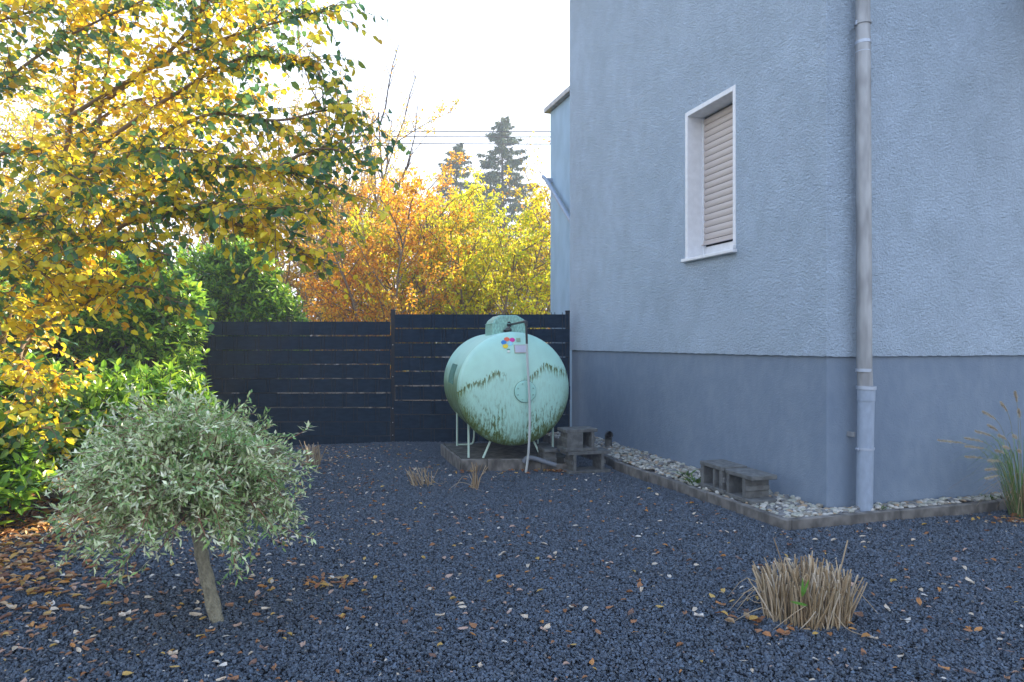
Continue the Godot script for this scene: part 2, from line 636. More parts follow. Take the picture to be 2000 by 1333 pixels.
	for sx in [-1, 1]:
		part("bolt", tube_mesh([Vector3(sx * 0.074, 0.516, 0.075), Vector3(sx * 0.074, 0.516, 0.095)], 0.012, 8), M.zinc_lip, cl2)
	part("bracket", box_mesh(Vector3(-0.079, 0.6, -0.03), Vector3(-0.06, 0.64, 0.05), 0.003), M.zinc, sp)

func build_window(h: Node3D):
	var w := Node3D.new()
	w.name = "window"
	h.add_child(w)
	w.set_meta("label", "white framed window with its beige roller shutter almost down")
	# s runs along -z
	var bx := func(x0: float, x1: float, s0: float, s1: float, y0: float, y1: float, b := 0.004) -> ArrayMesh:
		return box_mesh(Vector3(x0, y0, -s1), Vector3(x1, y1, -s0), b)
	part("jamb", bx.call(-0.008, 0.21, 1.148, 1.19, 2.2, 3.72), M.white, w)
	part("jamb", bx.call(-0.008, 0.21, 1.965, 2.012, 2.2, 3.72), M.white, w)
	part("lintel", bx.call(-0.0082, 0.2098, 1.19, 1.965, 3.672, 3.7198), M.white, w)
	part("sill", bx.call(-0.05, 0.2, 1.13, 2.03, 2.165, 2.199, 0.006), M.white, w)
	part("sill_upstand", bx.call(-0.045, -0.012, 1.128, 1.142, 2.199, 2.235, 0.003), M.white, w)
	part("frame", bx.call(0.215, 0.25, 1.15, 2.01, 2.2, 2.29), M.white, w)
	part("pane", bx.call(0.232, 0.238, 1.15, 2.01, 2.29, 3.68, 0.001), M.glass_dark, w)
	part("sash", bx.call(0.192, 0.214, 1.2, 1.955, 2.203, 2.325), M.white, w)
	part("guide_rail", bx.call(0.165, 0.2, 1.19, 1.215, 2.202, 3.67, 0.003), M.white, w)
	part("guide_rail", bx.call(0.165, 0.2, 1.94, 1.965, 2.202, 3.67, 0.003), M.white, w)
	# curved shutter slats
	var g := Geo.new()
	var pitch := 0.0662
	var prof := []
	for k in 7:
		var t := k / 6.0
		prof.append(Vector2(-0.007 * sin(t * PI), t * (pitch - 0.005)))
	for k in 6:
		var a: Vector2 = prof[k]
		var b: Vector2 = prof[k + 1]
		g.quad(Vector3(a.x, a.y, -1.214), Vector3(a.x, a.y, -1.941), Vector3(b.x, b.y, -1.941), Vector3(b.x, b.y, -1.214))
		g.quad(Vector3(0.006, a.y, -1.214), Vector3(0.006, a.y, -1.941), Vector3(0.006, b.y, -1.941), Vector3(0.006, b.y, -1.214))
	g.quad(Vector3(0, 0, -1.214), Vector3(0, 0, -1.941), Vector3(0.006, 0, -1.941), Vector3(0.006, 0, -1.214))
	var sm := g.mesh()
	for k in 19:
		part("slat", sm, M.slat, w, Vector3(0.178, 2.395 + k * pitch, 0))
	part("shutter_backing", bx.call(0.187, 0.191, 1.215, 1.94, 2.395, 3.67, 0.001), M.roof, w)
	part("end_bar", bx.call(0.166, 0.186, 1.195, 1.962, 2.34, 2.388, 0.006), M.slat, w)
	part("end_bar_lip", bx.call(0.155, 0.166, 1.195, 1.962, 2.34, 2.352, 0.003), M.slat, w)

func build_annex(h: Node3D):
	var a := thing("annex", HOUSE_AT, HOUSE_TURN, "narrow smooth blue annex wall behind the house above the fence", "annex")
	var g := Geo.new()
	g.box(Vector3(0.3, -0.3, -6.76), Vector3(4.6, 5.24, -5.2), 0.006)
	part("wall", g.mesh(), M.annex, a)
	part("coping", box_mesh(Vector3(0.22, 5.243, -6.86), Vector3(4.7, 5.33, -5.175), 0.008), M.zinc, a)
	var r := part("sloping_pipe", tube_mesh([Vector3(0.21, 4.16, -6.86), Vector3(0.21, 4.1, -6.74), Vector3(0.21, 3.42, -5.9), Vector3(0.21, 2.9, -5.25)], 0.035, 10), M.standpipe, a)
	part("bracket", box_mesh(Vector3(0.2, 4.02, -6.7), Vector3(0.32, 4.1, -6.66), 0.004), M.standpipe, r)

# ---------------------------------------------------------------- pebble bed and kerb

func build_bed():
	var hb := Transform3D(Basis(Vector3.UP, HOUSE_TURN), HOUSE_AT)
	var bed := Node3D.new()
	bed.name = "pebble_bed"
	add_child(bed)
	bed.transform = hb
	tag(bed, "strip of pale rounded pebbles along the foot of the house wall", "", "", "structure")
	var g := Geo.new()
	g.box(Vector3(-0.5, -0.25, -5.1), Vector3(0.05, 0.035, 0.16), 0.01)
	g.box(Vector3(0.0, -0.25, -0.05), Vector3(5.0, 0.0349, 0.16), 0.01)
	part("soil", g.mesh(), M.soil, bed)
	# pebbles
	rng.seed = 41
	var shapes := []
	for k in 6:
		shapes.append(pebble_mesh(k))
	var all := []
	var tries := 3400
	for k in tries:
		var p: Vector3
		if k < 2500:
			p = Vector3(rng.randf_range(-0.48, 0.03), 0, rng.randf_range(-5.0, 0.14))
		else:
			p = Vector3(rng.randf_range(-0.4, 4.2), 0, rng.randf_range(0.0, 0.13))
		var r := rng.randf_range(0.011, 0.026)
		p.y = 0.035 + r * rng.randf_range(0.1, 0.75) + 0.012 * rng.randf()
		var b := Basis(Vector3.UP, rng.randf() * TAU) * Basis(Vector3.RIGHT, rng.randf_range(-0.35, 0.35))
		b = b * Basis.from_scale(Vector3(r * rng.randf_range(1.0, 1.5), r * rng.randf_range(0.5, 0.8), r))
		var m: int = [0, 0, 0, 1, 1, 1, 2, 2, 2, 3, 3, 4][rng.randi() % 12]
		all.append([Transform3D(b, p), m, rng.randi() % 6, r / (hb * p).length()])
	all.sort_custom(func(x, y): return x[3] > y[3])
	for k in 300:
		var o := part("pebble", shapes[all[k][2]], M.pebble[all[k][1]], bed)
		o.transform = all[k][0]
	var rest := [[], [], [], [], []]
	for k in range(300, all.size()):
		rest[all[k][1]].append(all[k][0])
	for m in 5:
		var mm := MultiMesh.new()
		mm.transform_format = MultiMesh.TRANSFORM_3D
		mm.mesh = shapes[m]
		mm.instance_count = rest[m].size()
		for k in rest[m].size():
			mm.set_instance_transform(k, rest[m][k])
		var o := MultiMeshInstance3D.new()
		o.name = "pebbles"
		o.multimesh = mm
		o.material_override = M.pebble[m]
		bed.add_child(o, true)
		o.set_meta("kind", "stuff")
	# kerb of concrete edging stones
	var kerb := Node3D.new()
	kerb.name = "kerb"
	add_child(kerb)
	kerb.transform = hb
	tag(kerb, "weathered concrete edging stones round the pebble strip", "", "", "structure")
	var z := 0.215
	for k in 3:
		var len_: float = [1.0, 1.0, 0.78][k]
		part("edging_stone", box_mesh(Vector3(-0.55, -0.3, z - len_ + 0.006), Vector3(-0.5, 0.062 - 0.004 * k, z), 0.008), M.kerb, kerb, Vector3(0, 0, 0), Vector3(0, [0.0, 0.006, 0.012][k], 0))
		z -= len_
	part("edging_stone", box_mesh(Vector3(-0.54, -0.3, -1.0), Vector3(-0.485, 0.075, 0), 0.008), M.kerb, kerb, Vector3(0.02, 0, -2.62), Vector3(0.03, 0.03, 0.05))
	part("edging_stone", box_mesh(Vector3(-0.54, -0.3, -1.0), Vector3(-0.485, 0.06, 0), 0.008), M.kerb, kerb, Vector3(0.03, 0, -3.64), Vector3(0, 0, 0))
	for k in 5:
		part("edging_stone", box_mesh(Vector3(-0.5 + k * 1.0, -0.3, 0.165), Vector3(0.496 + k * 1.0, 0.06 - 0.003 * (k % 2), 0.215), 0.008), M.kerb, kerb)
	# stub of drain pipe by the wall
	var stub := thing("vent_pipe", hb * Vector3(-0.2, 0.0, -3.45), HOUSE_TURN, "short open grey pipe stub by the wall behind the stacked blocks", "pipe")
	var t := Geo.new()
	t.tube([Vector3(0, -0.1, 0), Vector3(0, 0.14, 0), Vector3(-0.01, 0.19, 0.02), Vector3(-0.03, 0.215, 0.07), Vector3(-0.04, 0.218, 0.12)], [0.045, 0.045, 0.045, 0.045, 0.045], 14)
	t.tube([Vector3(-0.04, 0.218, 0.12), Vector3(-0.03, 0.215, 0.07), Vector3(-0.01, 0.19, 0.02)], [0.036, 0.036, 0.036], 14)
	part("pipe", t.mesh(), M.block, stub)
	# moss and weeds among the pebbles
	rng.seed = 43
	for q in [[Vector3(-0.44, 0.05, -1.15), 26, 0.16], [Vector3(-0.3, 0.05, -1.5), 16, 0.12], [Vector3(1.55, 0.05, 0.1), 40, 0.05], [Vector3(0.42, 0.05, 0.12), 14, 0.05]]:
		var l := Geo.new()
		for k in q[1]:
			var a := rng.randf() * TAU
			var d := Vector3(cos(a) * 0.6, rng.randf_range(0.4, 1.2), sin(a) * 0.6).normalized()
			var p := Vector3(cos(a), 0, sin(a)) * rng.randf() * 0.06
			l.leaf(p, d, Vector3.UP, q[2] * rng.randf_range(0.4, 1.0), 0.008 + q[2] * 0.06, tint([Color(0.09, 0.17, 0.03), Color(0.13, 0.2, 0.05)]), 0.2, 0.3)
		var o := thing("weed", hb * (q[0] as Vector3), 0, ["small green weed beside the low block pair", "thin grass tuft at the wall foot", "low moss cushion on pebbles near the right end of the kerb", "tiny moss tuft beside the standpipe foot"][[26, 16, 40, 14].find(q[1])], "weed")
		part("leaves", l.mesh(), M.leaf_willow, o)

func pebble_mesh(seed_: int) -> ArrayMesh:
	var sp := SphereMesh.new()
	sp.radius = 1.0
	sp.height = 2.0
	sp.radial_segments = 9
	sp.rings = 5
	var a := sp.get_mesh_arrays()
	var n := noise(60 + seed_, 0.6)
	var v: PackedVector3Array = a[Mesh.ARRAY_VERTEX]
	for k in v.size():
		v[k] = v[k] * (1.0 + 0.35 * n.get_noise_3dv(v[k] * 1.4))
	a[Mesh.ARRAY_VERTEX] = v
	a[Mesh.ARRAY_TANGENT] = null
	var m := ArrayMesh.new()
	m.add_surface_from_arrays(Mesh.PRIMITIVE_TRIANGLES, a)
	return m

# ---------------------------------------------------------------- fence

func build_fence():
	var pitch := 0.2033
	var strip_h := 0.1895
	for p in [[-4.31, 2.6, 1.64, 9, "dark slatted privacy fence panel left of the centre post", 0.0], [-1.665, 2.48, 1.743, 9, "dark slatted privacy fence panel behind the green gas tank", 0.0], [-6.9, 2.5, 1.37, 7, "low dark fence panel end showing beside the laurel hedge", -0.25]]:
		var f := thing("privacy_fence", Vector3(p[0], 0, -10.0 + p[5]), 0, p[4], "fence")
		var wide: float = p[1]
		var strips := []
		for parity in 2:
			var g := Geo.new()
			var n := 96
			for side in [-0.0012, 0.0012]:
				for k in n:
					var x0 := wide * k / n
					var x1 := wide * (k + 1) / n
					var z0: float = 0.005 * cos(PI * (x0 / 0.155 - 0.5) + PI * parity) + side
					var z1: float = 0.005 * cos(PI * (x1 / 0.155 - 0.5) + PI * parity) + side
					g.quad(Vector3(x0, 0, z0), Vector3(x1, 0, z1), Vector3(x1, strip_h, z1), Vector3(x0, strip_h, z0))
			strips.append(g.mesh())
		var vr := tube_mesh([Vector3(0, p[2] - pitch * p[3], 0), Vector3(0, p[2] + 0.02, 0)], 0.0048, 5)
		var k := 0
		var x := 0.0775
		while x < wide:
			for o in [-0.024, 0.024]:
				part("vertical_rod", vr, M.rod, f, Vector3(x + o, 0, 0))
			x += 0.155
		var hr := tube_mesh([Vector3(0, 0, 0), Vector3(wide, 0, 0)], 0.0035, 5)
		rng.seed = 50 + int(p[3])
		for r in p[3]:
			var y: float = p[2] - pitch * (r + 1)
			var o := part("strip", strips[r % 2], [M.strip, M.strip_b][rng.randi() % 2], f, Vector3(rng.randf_range(-0.012, 0.012), y + 0.004 + rng.randf_range(-0.002, 0.002), 0), Vector3(0, 0, rng.randf_range(-0.0012, 0.0012)))
			o.scale.x = rng.randf_range(0.992, 1.0)
			part("horizontal_rod", hr, M.rod, f, Vector3(0, y - 0.002, 0.0125))
			part("horizontal_rod", hr, M.rod, f, Vector3(0, y - 0.002, -0.0125))
	for q in [[-4.345, 1.645, "fence post at the hedge end of the fence"], [-1.69, 1.785, "fence post between the two fence panels"], [0.79, 1.77, "fence post against the house wall"]]:
		var o := thing("fence_post", Vector3(q[0], ground_y(q[0], -10.0) - 0.02, -10.04), 0, "dark grey " + q[2], "post")
		var hgt: float = q[1] - o.position.y
		part("post", box_mesh(Vector3(-0.03, 0, -0.03), Vector3(0.03, hgt, 0.025), 0.004), M.rod, o)
		part("cap", box_mesh(Vector3(-0.034, hgt, -0.034), Vector3(0.034, hgt + 0.02, 0.029), 0.006), M.rod, o)
		for y in [0.12, 0.3, 0.5, 0.95, 1.4]:
			part("screw", tube_mesh([Vector3(0, y, 0.024), Vector3(0, y, 0.038)], 0.006, 8), M.clip, o)

# ---------------------------------------------------------------- gas tank

const TANK_R := 0.61
const TANK_Y := 0.834

func head_z(r: float) -> float:
	# dished end: shallow dome with a rounded knuckle at the rim
	var t := clampf(r / TANK_R, 0.0, 1.0)
	return 0.19 * pow(maxf(0.0, 1.0 - pow(t, 2.6)), 0.62)

func algae(base: Color, amount: float, dark: float) -> Color:
	var c := base.lerp(Color(0.11, 0.17, 0.04), clampf(amount, 0, 1))
	return c.lerp(Color(0.03, 0.05, 0.02), clampf(dark, 0, 1)).linear_to_srgb()

func tank_textures() -> Array:
	var base := Color(0.42, 0.72, 0.62)
	var n1 := noise(71, 1.0, FastNoiseLite.TYPE_SIMPLEX_SMOOTH, 4)
	var n2 := noise(72, 1.0, FastNoiseLite.TYPE_SIMPLEX_SMOOTH, 3)
	var line := Curve.new()
	line.min_value = -1
	for q in [[-1.0, -0.05], [-0.85, 0.1], [-0.6, 0.17], [-0.39, 0.32], [-0.16, 0.24], [-0.06, 0.15], [0.19, 0.2], [0.54, 0.46], [0.72, 0.36], [1.0, 0.3]]:
		line.add_point(Vector2((q[0] + 1) / 2, q[1]), 0, 0, Curve.TANGENT_LINEAR, Curve.TANGENT_LINEAR)
	var size := 768
	var im := Image.create(size, size, false, Image.FORMAT_RGB8)
	for y in size:
		var v := 1.0 - 2.0 * (y + 0.5) / size
		for x in size:
			var u := 2.0 * (x + 0.5) / size - 1.0
			var r := sqrt(u * u + v * v)
			var streak := n1.get_noise_2d(u * 22.0, v * 5.0)
			var fine := n2.get_noise_2d(u * 70.0, v * 16.0)
			var blot := n2.get_noise_2d(u * 4.0 + 9.0, v * 4.0)
			var l := line.sample((clampf(u, -1, 1) + 1) / 2) + 0.11 * maxf(0.0, n1.get_noise_2d(u * 40.0, 3.0)) + 0.03 * fine
			var gap := v - l
			var side := smoothstep(0.1, 0.3, absf(u + 0.03))
			var a := 0.0
			# tide mark, sharp on top and drawn out below
			if gap < 0.0 and gap > -0.2:
				a += smoothstep(-0.2, 0.0, gap) * smoothstep(-0.15, 0.25, streak + 0.3 * fine + 0.15) * side * 0.95
			if gap < 0.0:
				a += 0.1 * smoothstep(0.0, 0.3, streak + 0.3 * blot)
			# growth on the lower dish, in runs
			var lower := smoothstep(-0.15, -0.75, v + 0.45 * blot)
			a += lower * smoothstep(0.05, 0.4, streak + 0.45 * fine + 0.5 * blot + 0.3 * lower) * 0.9 * lerpf(0.35, 1.0, side)
			# film on the outer knuckle below the middle
			a += smoothstep(0.78, 1.0, r + 0.07 * fine + 0.05 * blot) * smoothstep(0.3, -0.5, v + 0.15 * streak) * 0.9
			var d := lower * smoothstep(0.3, 0.55, streak + 0.4 * fine + 0.3 * blot) * side * 0.7
			if gap < 0.0 and gap > -0.09:
				d += 0.5 * smoothstep(0.15, 0.4, streak + 0.3 * fine) * side
			var tone := base * (1.0 + 0.06 * blot)
			im.set_pixel(x, y, algae(tone, a, d))
	var bw := 1024
	var bh := 512
	var im2 := Image.create(bw, bh, false, Image.FORMAT_RGB8)
	for y in bh:
		var z := 1.6 * y / bh
		for x in bw:
			# x runs round the barrel: 0 at the top
			var ang := TAU * (x + 0.5) / bw
			var v := cos(ang)
			var streak := n1.get_noise_2d(z * 22.0, v * 2.2 + signf(sin(ang)) * 11.0)
			var fine := n2.get_noise_2d(z * 60.0, v * 6.0)
			var blot := n2.get_noise_2d(z * 2.5 + 30.0, v * 3.0)
			var lower := smoothstep(0.5, -0.1, v + 0.22 * streak + 0.18 * blot)
			var a := lower * (0.85 + 0.35 * streak) + 0.08 * blot
			var d := smoothstep(0.2, -0.5, v) * smoothstep(-0.2, 0.4, streak + 0.3 * fine) * 0.8
			var tone := base * (0.9 + 0.08 * blot)
			im2.set_pixel(x, y, algae(tone, a, d))
	return [ImageTexture.create_from_image(im), ImageTexture.create_from_image(im2)]

func lathe(prof: Array, sides: int, planar: bool) -> ArrayMesh:
	# profile of (r, z) turned about z; uv either flat on the dish or round the barrel
	var g := Geo.new()
	for k in prof.size():
		var a: Vector2 = prof[maxi(k - 1, 0)]
		var b: Vector2 = prof[mini(k + 1, prof.size() - 1)]
		var t := (b - a).normalized()
		for s in sides + 1:
			var ang := TAU * s / sides
			var o := Vector3(sin(ang), cos(ang), 0)
			var p: Vector2 = prof[k]
			g.v.append(o * p.x + Vector3(0, 0, p.y))
			var nn := (o * -t.y + Vector3(0, 0, t.x)).normalized()
			g.n.append(-nn)
			if planar:
				g.uv.append(Vector2(o.x * p.x / TANK_R * 0.5 + 0.5, 0.5 - o.y * p.x / TANK_R * 0.5))
			else:
				g.uv.append(Vector2(float(s) / sides, -p.y / 1.6))
	for k in prof.size() - 1:
		for s in sides:
			var q := k * (sides + 1) + s
			for z in [q, q + 1, q + sides + 2, q, q + sides + 2, q + sides + 1]:
				g.i.append(z)
	return g.mesh()

func disc(rx: float, ry: float, thick: float, sides := 20) -> ArrayMesh:
	var g := Geo.new()
	for s in sides:
		var a := TAU * s / sides
		var b := TAU * (s + 1) / sides
		var p := Vector3(cos(a) * rx, sin(a) * ry, thick)
		var q := Vector3(cos(b) * rx, sin(b) * ry, thick)
		g.tri(Vector3(0, 0, thick), p, q)
		g.quad(p, q, q * Vector3(1, 1, 0), p * Vector3(1, 1, 0))
	return g.mesh()

func on_head(x: float, y: float, lift := 0.002) -> Transform3D:
	# a place on the dished end, turned to lie on it
	var r := sqrt(x * x + y * y)
	var slope := (head_z(r + 0.005) - head_z(maxf(r - 0.005, 0.0))) / 0.01
	var out := Vector3(x, y, 0).normalized() if r > 0.001 else Vector3.RIGHT
	var nrm := (Vector3(0, 0, 1) - out * slope).normalized()
	var up := (Vector3.UP - nrm * nrm.y).normalized()
	return Transform3D(Basis(up.cross(nrm), up, nrm), Vector3(x, y + TANK_Y, head_z(r)) + nrm * lift)

func build_tank():
	# slab of concrete with edging stones in front
	var s := thing("concrete_slab", Vector3.ZERO, 0, "stained concrete slab with edging stones under the green gas tank", "slab")
	var g := Geo.new()
	var poly := [Vector2(-0.535, -7.6), Vector2(0.6, -7.66), Vector2(0.45, -8.85), Vector2(-0.85, -8.75)]
	var topy := 0.085
	for k in 4:
		var a: Vector2 = poly[k]
		var b: Vector2 = poly[(k + 1) % 4]
		g.quad(Vector3(a.x, topy, a.y), Vector3(b.x, topy, b.y), Vector3(b.x, -0.3, b.y), Vector3(a.x, -0.3, a.y))
	g.quad(Vector3(poly[0].x, topy, poly[0].y), Vector3(poly[1].x, topy, poly[1].y), Vector3(poly[2].x, topy, poly[2].y), Vector3(poly[3].x, topy, poly[3].y))
	part("slab", g.mesh(), M.concrete, s)
	for q in [[-0.545, -0.268, 0.0], [-0.262, 0.31, 0.002], [0.316, 0.6, -0.05]]:
		part("edging_stone", box_mesh(Vector3(q[0], -0.3, -7.598), Vector3(q[1], 0.082 + q[2], -7.545), 0.006), M.kerb, s)
	part("edging_stone", box_mesh(Vector3(-0.03, -0.3, -1.2), Vector3(0, 0.08, 0), 0.006), M.kerb, s, Vector3(-0.537, 0, -7.6), Vector3(0, 0.27, 0))

	var t := thing("gas_tank", Vector3(0.02, 0, -7.6), 0.184, "mint green horizontal gas tank streaked with algae on thin legs", "gas tank")
	var tex := tank_textures()
	var mh := mat(1, 1, 1, 0.42)
	mh.albedo_texture = tex[0]
	var mb := mat(1, 1, 1, 0.55)
	mb.albedo_texture = tex[1]
	var green := noisy(0.3, 0.58, 0.5, 0.45, 0.6, 0.02, Vector3(4, 2, 4), 0.0, 75)
	var prof := []
	for k in 33:
		var r := TANK_R * sin(PI / 2 * k / 32.0)
		prof.append(Vector2(r, head_z(r)))
	prof.append(Vector2(TANK_R, -0.06))
	part("front_head", lathe(prof, 72, true), mh, t, Vector3(0, TANK_Y, 0))
	part("barrel", lathe([Vector2(TANK_R - 0.004, -0.05), Vector2(TANK_R + 0.003, -0.07), Vector2(TANK_R + 0.003, -1.6)], 72, false), mb, t, Vector3(0, TANK_Y, 0))
	var rear := []
	for p in prof:
		rear.append(Vector2(p.x, -1.6 - p.y))
	part("rear_head", lathe(rear, 72, true), mh, t, Vector3(0, TANK_Y, 0))
	part("weld_seam", lathe([Vector2(TANK_R, -0.052), Vector2(TANK_R + 0.006, -0.06), Vector2(TANK_R, -0.068)], 72, false), mb, t, Vector3(0, TANK_Y, 0))
	# darker painted patch on the flank
	var pg := Geo.new()
	for k in 6:
		for e in 2:
			var ang := -PI / 2 + 0.42 - 0.062 * (k + e)
			for z in [-0.95, -0.4]:
				pg.v.append(Vector3(sin(ang) * (TANK_R + 0.0065), TANK_Y + cos(ang) * (TANK_R + 0.0065), z))
		var q := k * 4
		for z in [q, q + 1, q + 3, q, q + 3, q + 2]:
			pg.i.append(z)
	part("flank_patch", pg.mesh(), noisy(0.2, 0.42, 0.33, 0.25, 0.7, 0.02, Vector3(3, 1, 3), 0.0, 76), t)

	# valve hood
	var hood := Geo.new()
	var outline := [Vector2(-0.195, -0.05), Vector2(-0.19, 0.1), Vector2(-0.165, 0.145), Vector2(-0.1, 0.195), Vector2(0.09, 0.195), Vector2(0.17, 0.15), Vector2(0.19, 0.11), Vector2(0.198, -0.05)]
	var front := -0.3
	var back := -0.8
	for k in outline.size() - 1:
		var a: Vector2 = outline[k]
		var b: Vector2 = outline[k + 1]
		hood.quad(Vector3(a.x, a.y, front), Vector3(b.x, b.y, front), Vector3(b.x, b.y, back), Vector3(a.x, a.y, back))
		hood.quad(Vector3(a.x, a.y, front), Vector3(b.x, b.y, front), Vector3(b.x * 0.94, b.y * 0.94, front + 0.014), Vector3(a.x * 0.94, a.y * 0.94, front + 0.014))
		hood.tri(Vector3(a.x * 0.94, a.y * 0.94, front + 0.014), Vector3(b.x * 0.94, b.y * 0.94, front + 0.014), Vector3(0, 0.0, front + 0.014))
		hood.tri(Vector3(a.x, a.y, back), Vector3(b.x, b.y, back), Vector3(0, 0, back))
	var hd := part("valve_hood", hood.mesh(), green, t, Vector3(0.0, TANK_Y + TANK_R, 0))
	part("lid_seam", box_mesh(Vector3(-0.2, 0.098, front - 0.5), Vector3(0.2, 0.104, front + 0.018), 0.002), green, hd)
	var hole := part("opening", disc(0.024, 0.034, 0.004), M.rod, hd, Vector3(0.0, 0.09, front + 0.012))
	part("valve", tube_mesh([Vector3(-0.03, 0.0, front + 0.03), Vector3(-0.03, 0.035, front + 0.05), Vector3(0.0, 0.05, front + 0.07)], 0.022, 10), M.block, hd)
	part("valve", tube_mesh([Vector3(-0.07, 0.02, front + 0.05), Vector3(0.02, 0.028, front + 0.06)], 0.014, 10), M.rod, hd)
	# flange with bolts in the middle of the dish
	var fl := part("flange", lathe([Vector2(0.0, 0.022), Vector2(0.108, 0.022), Vector2(0.116, 0.015), Vector2(0.116, -0.01)], 36, true), mat(0.36, 0.68, 0.6, 0.4), t)
	fl.transform = on_head(0.085, -0.015, 0.0)
	part("gasket", lathe([Vector2(0.0, 0.006), Vector2(0.1185, 0.006), Vector2(0.1185, -0.012)], 36, true), mat(0.06, 0.1, 0.07, 0.8), fl)
	for k in 8:
		var a := TAU * (k + 0.5) / 8
		part("bolt", disc(0.009, 0.009, 0.009, 6), green, fl, Vector3(cos(a) * 0.088, sin(a) * 0.088, 0.022))
	# stickers
	for q in [[-0.1, 0.545, Color(0.75, 0.13, 0.05)], [-0.043, 0.538, Color(0.62, 0.02, 0.27)], [-0.135, 0.512, Color(0.02, 0.2, 0.55)], [-0.122, 0.472, Color(0.8, 0.6, 0.02)], [-0.07, 0.5, Color(0.3, 0.62, 0.75)]]:
		var o := part("sticker_dot", disc(0.029, 0.026, 0.002), mat(q[2].r, q[2].g, q[2].b, 0.45), t)
		o.transform = on_head(q[0] + 0.008, q[1] - 0.012)
	for q in [[-0.085, 0.41, 0.034, 0.04, Color(0.55, 0.7, 0.62)], [-0.085, 0.424, 0.034, 0.012, Color(0.02, 0.22, 0.12)], [0.03, 0.525, 0.045, 0.045, Color(0.28, 0.42, 0.28)], [0.045, 0.43, 0.135, 0.095, Color(0.4, 0.36, 0.28)], [0.045, 0.43, 0.12, 0.08, Color(0.5, 0.52, 0.62)]]:
		var lift := 0.002 if q[2] > 0.1 and q[2] < 0.13 or q[3] < 0.02 else 0.0
		var o := part("label_plate", box_mesh(Vector3(-q[2] / 2, -q[3] / 2, 0), Vector3(q[2] / 2, q[3] / 2, 0.004 + lift), 0.001), mat(q[4].r, q[4].g, q[4].b, 0.4), t)
		o.transform = on_head(q[0], q[1], 0.004)
	var disc_white := part("sticker_dot", disc(0.011, 0.011, 0.002), mat(0.75, 0.78, 0.75, 0.5), t)
	disc_white.transform = on_head(-0.085, 0.405, 0.0085)
	# legs
	var leg := mat(0.5, 0.68, 0.6, 0.5)
	for q in [[Vector3(-0.47, 0.5, -0.16), Vector3(-0.47, 0.085, -0.16)], [Vector3(0.47, 0.5, -0.16), Vector3(0.47, 0.085, -0.16)], [Vector3(-0.22, 0.3, -0.12), Vector3(-0.32, 0.085, -0.1)], [Vector3(0.22, 0.3, -0.12), Vector3(0.32, 0.085, -0.1)], [Vector3(-0.5, 0.55, -1.05), Vector3(-0.5, 0.085, -1.05)], [Vector3(0.5, 0.55, -1.05), Vector3(0.5, 0.085, -1.05)]]:
		part("leg", tube_mesh(q, 0.0125, 8), leg, t)
	part("leg_brace", tube_mesh(smooth([Vector3(-0.5, 0.1, -1.05), Vector3(-0.36, 0.1, -1.05), Vector3(-0.3, 0.14, -1.05), Vector3(-0.29, 0.36, -1.05)], 4), 0.011, 8), leg, t)
	# gas line: black steel elbow, then a grey hose to the ground
	var black := mat(0.02, 0.022, 0.025, 0.45)
	part("steel_pipe", tube_mesh([Vector3(0.02, 1.535, -0.29), Vector3(0.03, 1.54, -0.05), Vector3(0.075, 1.553, 0.2), Vector3(0.085, 1.54, 0.235), Vector3(0.088, 1.5, 0.24), Vector3(0.092, 1.31, 0.245)], 0.0125, 10), black, t)
	part("pipe_elbow", tube_mesh([Vector3(0.074, 1.553, 0.19), Vector3(0.085, 1.546, 0.238), Vector3(0.088, 1.51, 0.24)], 0.018, 10), black, t)
	part("hose", tube_mesh(smooth([Vector3(0.092, 1.32, 0.245), Vector3(0.1, 1.08, 0.25), Vector3(0.113, 0.85, 0.255), Vector3(0.12, 0.55, 0.26), Vector3(0.112, 0.25, 0.25), Vector3(0.1, 0.06, 0.22), Vector3(0.085, -0.06, 0.2)], 4), 0.013, 10), mat(0.46, 0.5, 0.5, 0.6), t)
	var conduit := Geo.new()
	var pts := smooth([Vector3(0.125, 0.06, -7.49), Vector3(0.16, 0.105, -7.5), Vector3(0.24, 0.1, -7.51), Vector3(0.36, 0.06, -7.51), Vector3(0.47, 0.03, -7.5)], 10)
	var rr := []
	for k in pts.size():
		rr.append(0.024 if k % 2 == 0 else 0.028)
	conduit.tube(pts, rr, 10, Color.WHITE, true)
	var co := solo("conduit", conduit.mesh(), mat(0.14, 0.16, 0.19, 0.6))
	tag(co, "short grey corrugated conduit at the front edge of the slab", "conduit")

# ---------------------------------------------------------------- hollow blocks

